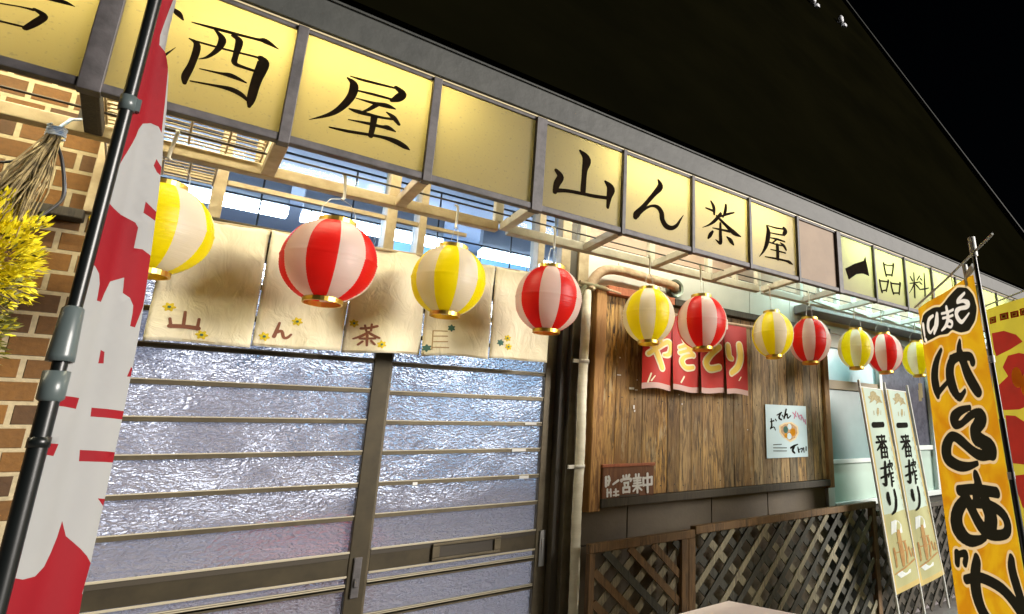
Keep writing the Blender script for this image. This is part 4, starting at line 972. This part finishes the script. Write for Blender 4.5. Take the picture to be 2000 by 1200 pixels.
m.build("lattice_panel", ['gatewood', 'greywood', 'greylight'], GA)
FE = thing("lattice_fence", (2.8, -.15, 0), "weathered grey wooden lattice fence running along the wall behind the pale banners", "fence")
MB().box(1.947, 3.47, -.178, -.13, .800, .838).build("top_rail", 'gatewood', FE, bevel=.003)
MB().box(3.425, 3.468, -.175, -.132, 0, .799).build("post", 'gatewood', FE, bevel=.003)
MB().box(1.947, 3.424, -.17, -.14, .04, .09).build("bottom_rail", 'greywood', FE, bevel=.003)
m = MB(); lattice(m, 1.947, 3.424, .09, .799, -.163, .128, .030, 1, 0, 2); lattice(m, 1.947, 3.424, .09, .799, -.151, .128, .036, -1, 0, 3)
m.build("lattice_panel", ['greywood', 'greylight'], FE)
FE2 = thing("dark_fence", (4.3, -.15, 0), "dark wooden fence panel behind the orange banner", "fence")
MB().box(3.475, 5.3, -.178, -.13, .74, .775).build("top_rail", 'darkwood', FE2, bevel=.003)
m = MB(); lattice(m, 3.475, 5.3, .05, .739, -.163, .128, .030, 1, 0); lattice(m, 3.475, 5.3, .05, .739, -.151, .128, .036, -1, 0)
m.build("lattice_panel", 'darkwood', FE2)

# ------------------------------------------------------------------ pale banners
def make_beer(dx):
    root = thing("pale_banner", (3.36+dx, -.352, 0), "", "banner")
    Q = sc(BEER_OUT)[0]
    (ax, az), (bx, bz), (cx_, cz_), (ddx, ddz) = Q
    def f(u, v, o):
        t = (v-.3)/1.27
        return Vector((u+dx, -.352-.006*math.sin(9*t+20*(u-3.2))-.004*math.sin(25*(u-3.15)+4*t)-o, v))
    m = MB()
    def lerp(p, q, t): return (p[0]+(q[0]-p[0])*t, p[1]+(q[1]-p[1])*t)
    n, q = 14, 40
    vs = []
    for j in range(q+1):
        l = lerp((ax, az), (ddx, ddz), j/q); r_ = lerp((bx, bz), (cx_, cz_), j/q)
        for i in range(n+1):
            p = lerp(l, r_, i/n); vs.append(f(p[0], p[1], 0))
    fs = [(j*(n+1)+i, j*(n+1)+i+1, (j+1)*(n+1)+i+1, (j+1)*(n+1)+i) for j in range(q) for i in range(n)]
    m.add(vs, fs, 0, True)
    for j in range(q):
        for i in range(n):
            if i == 0 or (i == n-1) or (j == q-1): m.m[j*n+i] = 1
            elif j > 24: m.m[j*n+i] = 6
    for P in sc(BEER_EMB): m.add([tuple(f(u, v, .001)) for u, v in P], [tuple(range(len(P)))], 2)
    for P in sc(BEER_FOAM): m.add([tuple(f(u, v, .0014)) for u, v in P], [tuple(range(len(P)))], 3)
    strokes(m, BEER_RUST, f, 4, off=.0022)
    strokes(m, BEER_BLK, f, 5, off=.001, step=.00006, grow=.0016)
    # faint side lines of tiny print
    for s in range(9):
        t0 = .25+.05*s; l = lerp((bx, bz), (cx_, cz_), t0); l2 = lerp((bx, bz), (cx_, cz_), t0+.02)
        strokes(m, [[(int((l[0]-.03)*1e4), int(l[1]*1e4), 50), (int((l2[0]-.03)*1e4), int(l2[1]*1e4), 50)]], f, 2, off=.001)
    m.build("banner_cloth", ['beer', 'hem', 'olive', 'foam', 'rust', 'blackprint', 'beer2'], root)
    # leaning pole along the left edge
    top = Vector((ax-.015+dx, -.345, az+.05)); bot = Vector((ddx-.008+dx, -.345, ddz)); d = (bot-top)
    bt = top+d*((top.z-.0)/(-d.z))
    MB().tube([top, bt], .009, 10).build("pole", 'whitepole', root)
    MB().tube([(ax-.02+dx, -.345, az+.004), (bx+.005+dx, -.345, bz+.004)], .005, 8).build("cross_bar", 'whitepole', root)
    return root
b1 = make_beer(0); b1["label"] = "left of the two pale green banners with a gold emblem, leaning at the fence"; b1["group"] = "pale banners at the fence"
b2 = copy_tree(b1); b2.location.x += .288; b2["label"] = "right of the two pale green banners with a gold emblem, nearer the orange banner"
e = MB(); e.tube([(3.422, -.345, 1.612), (3.712, -.345, .10)], .009, 10)
eo = e.build("edge_pole", 'whitepole', b2)

# ------------------------------------------------------------------ orange banner seen from behind
KA = thing("orange_banner", (2.38, -1.68, 0), "orange upright banner seen from the back with big mirrored black lettering", "banner")
kd = Vector((math.sin(math.radians(35)), math.cos(math.radians(35)), 0)); kz = Vector((0, 0, 1))+Vector((.685, -.727, 0))*-.045
ko = Vector((2.297, -1.601, 1.861)); kn = -kd.cross(kz).normalized()
def kf(u, v, o):
    t = -v/1.8
    d = .010*math.sin(7*u+3.5*t+.5)*(.3+t)+.005*math.sin(17*u-5*t)
    return ko+kd*u+kz*v+kn*(d+o)
import numpy as np
def seg_dist(U, V, S):
    """signed distance from each grid point to a set of brush strokes (negative inside the ink)"""
    D = np.full(U.shape, 9.0)
    for s in S:
        c = catmull([(x*1e-4, y*1e-4, w*1e-4) for x, y, w in s], 4)
        for (x0, y0, w0), (x1, y1, w1) in zip(c, c[1:]):
            dx, dy = x1-x0, y1-y0; L2 = dx*dx+dy*dy+1e-12
            t = np.clip(((U-x0)*dx+(V-y0)*dy)/L2, 0, 1)
            D = np.minimum(D, np.hypot(U-x0-t*dx, V-y0-t*dy)-(w0+(w1-w0)*t)/2)
    return D
m = MB(); n, q = 112, 336
UV = [(.012+.588*i/n, -1.8*j/q) for j in range(q+1) for i in range(n+1)]
m.add([kf(u, v, 0) for u, v in UV], [(j*(n+1)+i, j*(n+1)+i+1, (j+1)*(n+1)+i+1, (j+1)*(n+1)+i) for j in range(q) for i in range(n)], 0, True)
kc = m.build("banner_cloth", 'karaage', KA)
UA = np.array(UV); Uu, Vv = UA[:, 0], UA[:, 1]
P = sc(KBLOB)[0]; Pd = []
for i in range(len(P)):
    c4 = catmull([(P[i-1][0], P[i-1][1], 0), (P[i][0], P[i][1], 0), (P[(i+1) % len(P)][0], P[(i+1) % len(P)][1], 0)], 4)[4:8]; Pd += [(a, b) for a, b, _ in c4]
bd = seg_dist(Uu, Vv, [[(Pd[i][0]*1e4, Pd[i][1]*1e4, 0), (Pd[(i+1) % len(Pd)][0]*1e4, Pd[(i+1) % len(Pd)][1]*1e4, 0)] for i in range(len(Pd))])
ins = np.array([v > -.25 and inpoly(u, v, Pd) for u, v in UV])
for nm, arr in (("blob", np.where(ins, -bd, bd)), ("small", seg_dist(Uu, Vv, KUMA)), ("big", seg_dist(Uu, Vv, KARA))):
    at = kc.data.attributes.new(nm, 'FLOAT', 'POINT'); at.data.foreach_set("value", arr.astype(np.float32))
pt = kf(-.015, .10, 0); pb = ko+kd*-.015+kz*(-1.861)
MB().tube([pt, ko+kd*-.015+kz*-.62], .0095, 12).build("pole", 'blackpole', KA)
MB().tube([ko+kd*-.015+kz*-.60, pb], .0125, 12).build("lower_pole", 'blackpole', KA)
for v in (-.35, -.80, -1.30):
    MB().tube([ko+kd*-.013+kz*v, ko+kd*-.013+kz*(v-.028)], .0142, 12).build("pole_tie", 'whitepole', KA)
MB().tube([ko+kd*-.17+kz*.092+Vector((0, 0, .02)), ko+kd*.25+kz*.052, ko+kd*.62+kz*.012], .0055, 8).build("cross_bar", 'whitepole', KA)
m = MB(); m.tube([pt-kz*.03, pt+kz*.055], .016, 12); m.tube([ko+kd*.0+kz*.035, ko+kd*.07+kz*.01], .014, 8); m.tube([ko+kd*.075+kz*.062, ko+kd*.07+kz*-.03], .012, 8)
m.build("pole_cap", 'whitepole', KA)
m = MB()
for u in (.2, .4, .58): m.tube([kf(u, 0, 0), ko+kd*u+kz*(.052-.11*(u-.25))], .003, 6)
m.build("cloth_loop", 'outline', KA)

# far yellow banner
YB = thing("yellow_banner", (3.6, -1.1, 0), "yellow green banner with red round shapes at the right edge of the picture", "banner")
yo = Vector((3.35, -1.35, 1.80)); yn = -kd.cross(Vector((0, 0, 1))).normalized()
def yf(u, v, o): return yo+kd*u+Vector((0, 0, 1))*v+yn*(.006*math.sin(9*u+4*v)+o)
m = MB()
O = sc(Y_OUT)[0]; O = [(min(p[0] for p in O)+.0, O[1][1]-.0), (O[0][0], O[0][1]), (O[0][0]+.05, -1.68), (min(p[0] for p in O), -1.68)]
O = [(-.20, .16), (.344, .199), (.40, -1.70), (-.20, -1.70)]
clampP = lambda P: [(min(.335, max(-.195, u)), max(-1.68, v)) for u, v in P]
cloth(m, O, [(clampP(P), 1) for P in sc(Y_RED)], yf, .05)
for P in sc(Y_FRET):
    P = clampP(P); cu = sum(p[0] for p in P)/4; cv = sum(p[1] for p in P)/4
    for g_, mi, o_ in ((1, 1, .0015), (.62, 0, .0025), (.34, 1, .0035)):
        m.add([tuple(yf(cu+(u-cu)*g_, cv+(v-cv)*g_, o_)) for u, v in P], [(0, 1, 2, 3)], mi)
for u, v, r_ in ((.10, -.26, .05), (.02, -.32, .06), (-.08, -.4, .05)):
    m.add([tuple(yf(u+r_*math.cos(j*.4488), v+r_*1.2*math.sin(j*.4488), .002)) for j in range(14)], [tuple(range(14))], 2)
m.build("banner_cloth", ['ybanner', 'ybred', 'orange'], YB)
MB().tube([yo+kd*-.215+Vector((0, 0, .25)), yo+kd*-.215+Vector((0, 0, -1.80))], .0115, 10).build("pole", 'blackpole', YB)
MB().tube([yo+kd*-.215+Vector((0, 0, .20)), yo+kd*.35+Vector((0, 0, .225))], .005, 8).build("cross_bar", 'whitepole', YB)

# ------------------------------------------------------------------ red and white banner on the left
SB = thing("striped_banner", (-.128, -.75, 0), "red and white banner gathered on a black pole at the left of the entrance", "banner")
fo = Vector((-.116, -.75, 0)); fd = Vector((.7, .714, 0)); fn = Vector((.714, -.7, 0))
def ff(u, v, o):
    w_ = .03+.115*max(0, min(1, (2.35-v)/1.3)); s = max(0, min(1, (u+.015)/w_))
    return fo+fd*u+Vector((0, 0, v))+fn*(.0070*math.sin(8.5*s+.8*math.sin(2.2*v))*min(1, 2*s)+.004*math.sin(3*v+2*s)*s+o)
out = sc(F_OUT)[0]
# carry the sheet on above and below the traced part
out = [(-.0075, 2.42)]+out[:11]+[(-.0215, .95), (-.024, .50), (.135, .48), (.130, .88)]+out[13:]+[(.013, 2.42)]
m = MB()
reds = sc(F_RED)
reds[0] = [(-.0074, 2.41), (.012, 2.41)]+reds[0][1:]
reds[-1] = reds[-1][:7]+[(-.0225, .72), (.05, .62), (.1305, .70), (.1275, .93)]+reds[-1][10:]
cloth(m, out, [(P, 1) for P in reds], ff, .016)
m.build("banner_cloth", ['flagw', 'flagr'], SB)
px, py = -.131, -.760
MB().tube([(px+.003, py, 2.55), (px+.001, py, 1.34)], .0112, 18).build("upper_pole", 'blackpole', SB)
MB().tube([(px, py, 1.36), (px, py, 0)], .0140, 18).build("lower_pole", 'blackpole', SB)
m = MB(); m.lathe([(.0115, .115), (.0160, .110), (.0190, .03), (.0200, .012), (.0200, .0), (.0145, 0)], 16, (px, py, 1.395)); m.lathe([(.0145, 0), (.0190, .0), (.0190, -.055), (.0145, -.06)], 18, (px, py, 1.375))
m.build("pole_joint", 'greyjoint', SB)
m = MB(); m.lathe([(.0115, -.018), (.0138, -.018), (.0138, .018), (.0115, .018)], 16, (px+.002, py, 1.985)); m.box(px+.010, px+.022, py-.006, py+.006, 1.97, 2.0)
m.build("pole_clip", 'greyjoint', SB)
MB().lathe([(.0142, 0), (.0158, .0), (.0158, -.02), (.0142, -.02)], 16, (px, py, 1.245)).build("pole_collar", 'blackpole', SB)

# ------------------------------------------------------------------ hanging foliage, straw, cord
HP = thing("hanging_plant", (-.315, -.35, 1.40), "bushy yellow green foliage hanging by a straw bundle at the brick wall", "hanging plant")
random.seed(3)
m = MB()
for i in range(6500):
    th = random.uniform(0, 2*math.pi); ph = math.acos(random.uniform(-1, 1)); up = math.cos(ph)
    low = random.random() < .40
    c0 = Vector((-.318, -.35, 1.69)) if not low else Vector((-.335, -.34, 1.53))
    R1 = (.080 if not low else .075)*(.55+.5*random.random()**.5)
    d = Vector((math.sin(ph)*math.cos(th), math.sin(ph)*math.sin(th), math.cos(ph)))
    wob = 1+.18*math.sin(5*th+3*ph)+.12*math.sin(9*ph+2*th)
    p = c0+Vector((d.x*R1*wob, d.y*R1*wob, d.z*R1*1.55*wob))
    dr = (d+Vector((random.uniform(-.5, .5), random.uniform(-.5, .5), random.uniform(-.1, .7)))).normalized()
    ln = random.uniform(.012, .024); wd = random.uniform(.0022, .0042)
    sd_ = dr.cross(Vector((random.uniform(-1, 1), random.uniform(-1, 1), random.uniform(-1, 1)))).normalized()*wd
    cur = Vector((0, 0, random.uniform(-.004, .006)))
    m.add([p, p+dr*ln*.5+sd_+cur, p+dr*ln+cur*2, p+dr*ln*.5-sd_+cur], [(0, 1, 2, 3)], (1 if random.random() < (.80 if low else .09) else 0))
m.build("foliage", ['leafy', 'leafg'], HP)
m = MB()
for i in range(90):
    a = Vector((-.262+random.uniform(-.010, .010), -.35+random.uniform(-.012, .012), 2.03)); b = Vector((-.318+random.uniform(-.05, .05), -.35+random.uniform(-.05, .05), 1.78+random.uniform(-.05, .03)))
    mid = (a+b)/2+Vector((random.uniform(-.012, .018), random.uniform(-.015, .015), random.uniform(-.01, .02)))
    m.tube([a, mid, b], random.uniform(.0011, .0024), 5)
m.build("straw_bundle", 'straw', HP)
m = MB()
for i in range(5): m.tube([(-.262+.016*math.cos(a_*.8+i), -.35+.016*math.sin(a_*.8+i), 2.020+.006*i+.001*a_) for a_ in range(9)], .0028, 6)
m.tube([(-.262, -.35, 2.045), (-.25, -.30, 2.10), (-.235, -.26, 2.125)], .004, 6)
m.build("tie_string", 'bluestring', HP)
m = MB()
for i in range(60):
    a = Vector((-.318+random.uniform(-.06, .03), -.35+random.uniform(-.06, .05), 1.60+random.uniform(-.06, .03)))
    d = Vector((random.uniform(.1, 1), random.uniform(-.6, .2), random.uniform(-.9, .1))).normalized()
    m.tube([a, a+d*.04+Vector((0, 0, .008)), a+d*random.uniform(.05, .085)], .0016, 5)
m.build("dry_stems", 'straw', HP)
CB = MB(); CB.tube([Vector(p[:3]) for p in catmull([(-.265, -.30, 2.03), (-.25, -.28, 1.995), (-.236, -.27, 1.935), (-.231, -.27, 1.89), (-.24, -.275, 1.86), (-.27, -.29, 1.80), (-.30, -.31, 1.76)], 5)], .0036, 8)
CB.tube([Vector(p) for p in catmull([(-.265, -.30, 2.025), (-.29, -.30, 1.985), (-.335, -.30, 1.945), (-.42, -.30, 1.93)], 5)], .0036, 8)
tag(CB.build("electric_cord", 'cable'), "black electric cord looping down beside the straw bundle", "cord")

# ------------------------------------------------------------------ small standing box sign, roof insulators
BX = thing("stand_sign", (1.2, -1.2, 0), "white topped standing box sign on the pavement in front of the gate", "stand sign")
MB().box(.98, 1.425, -1.36, -1.015, .10, .70).build("body", 'boxw', BX, bevel=.014)
MB().box(.975, 1.431, -1.366, -1.009, .66, .685).build("edge_trim", 'boxs', BX, bevel=.004)
for sx in (1.03, 1.39):
    for sy in (-1.31, -1.06): MB().tube([(sx, sy, .10), (sx, sy, 0)], .018, 10).build("foot", 'boxs', BX)
for (x, lab) in ((5.08, "upper white porcelain insulator on the dark roof near its edge"), (5.72, "lower white porcelain insulator on the dark roof near its edge")):
    z = 6.81 if x < 5.4 else 6.91; y = (z-2.60)/2.06-.60-.05
    t = thing("insulator", (x, y, z-.05), lab, "insulator", "porcelain insulators on the roof")
    MB().lathe([(0, -.05), (.035, -.05), (.045, -.02), (.032, .0), (.045, .02), (.032, .045), (.0, .05)], 18, (x, y, z)).build("body", 'porcelain', t)
    MB().box(x+.055, x+.10, y-.03, y+.03, z-.075, z-.035).build("clamp", 'porcelain', t)
    MB().tube([(x, y, z), (x, y+.09, z)], .012, 8).build("bracket", 'rod', t)
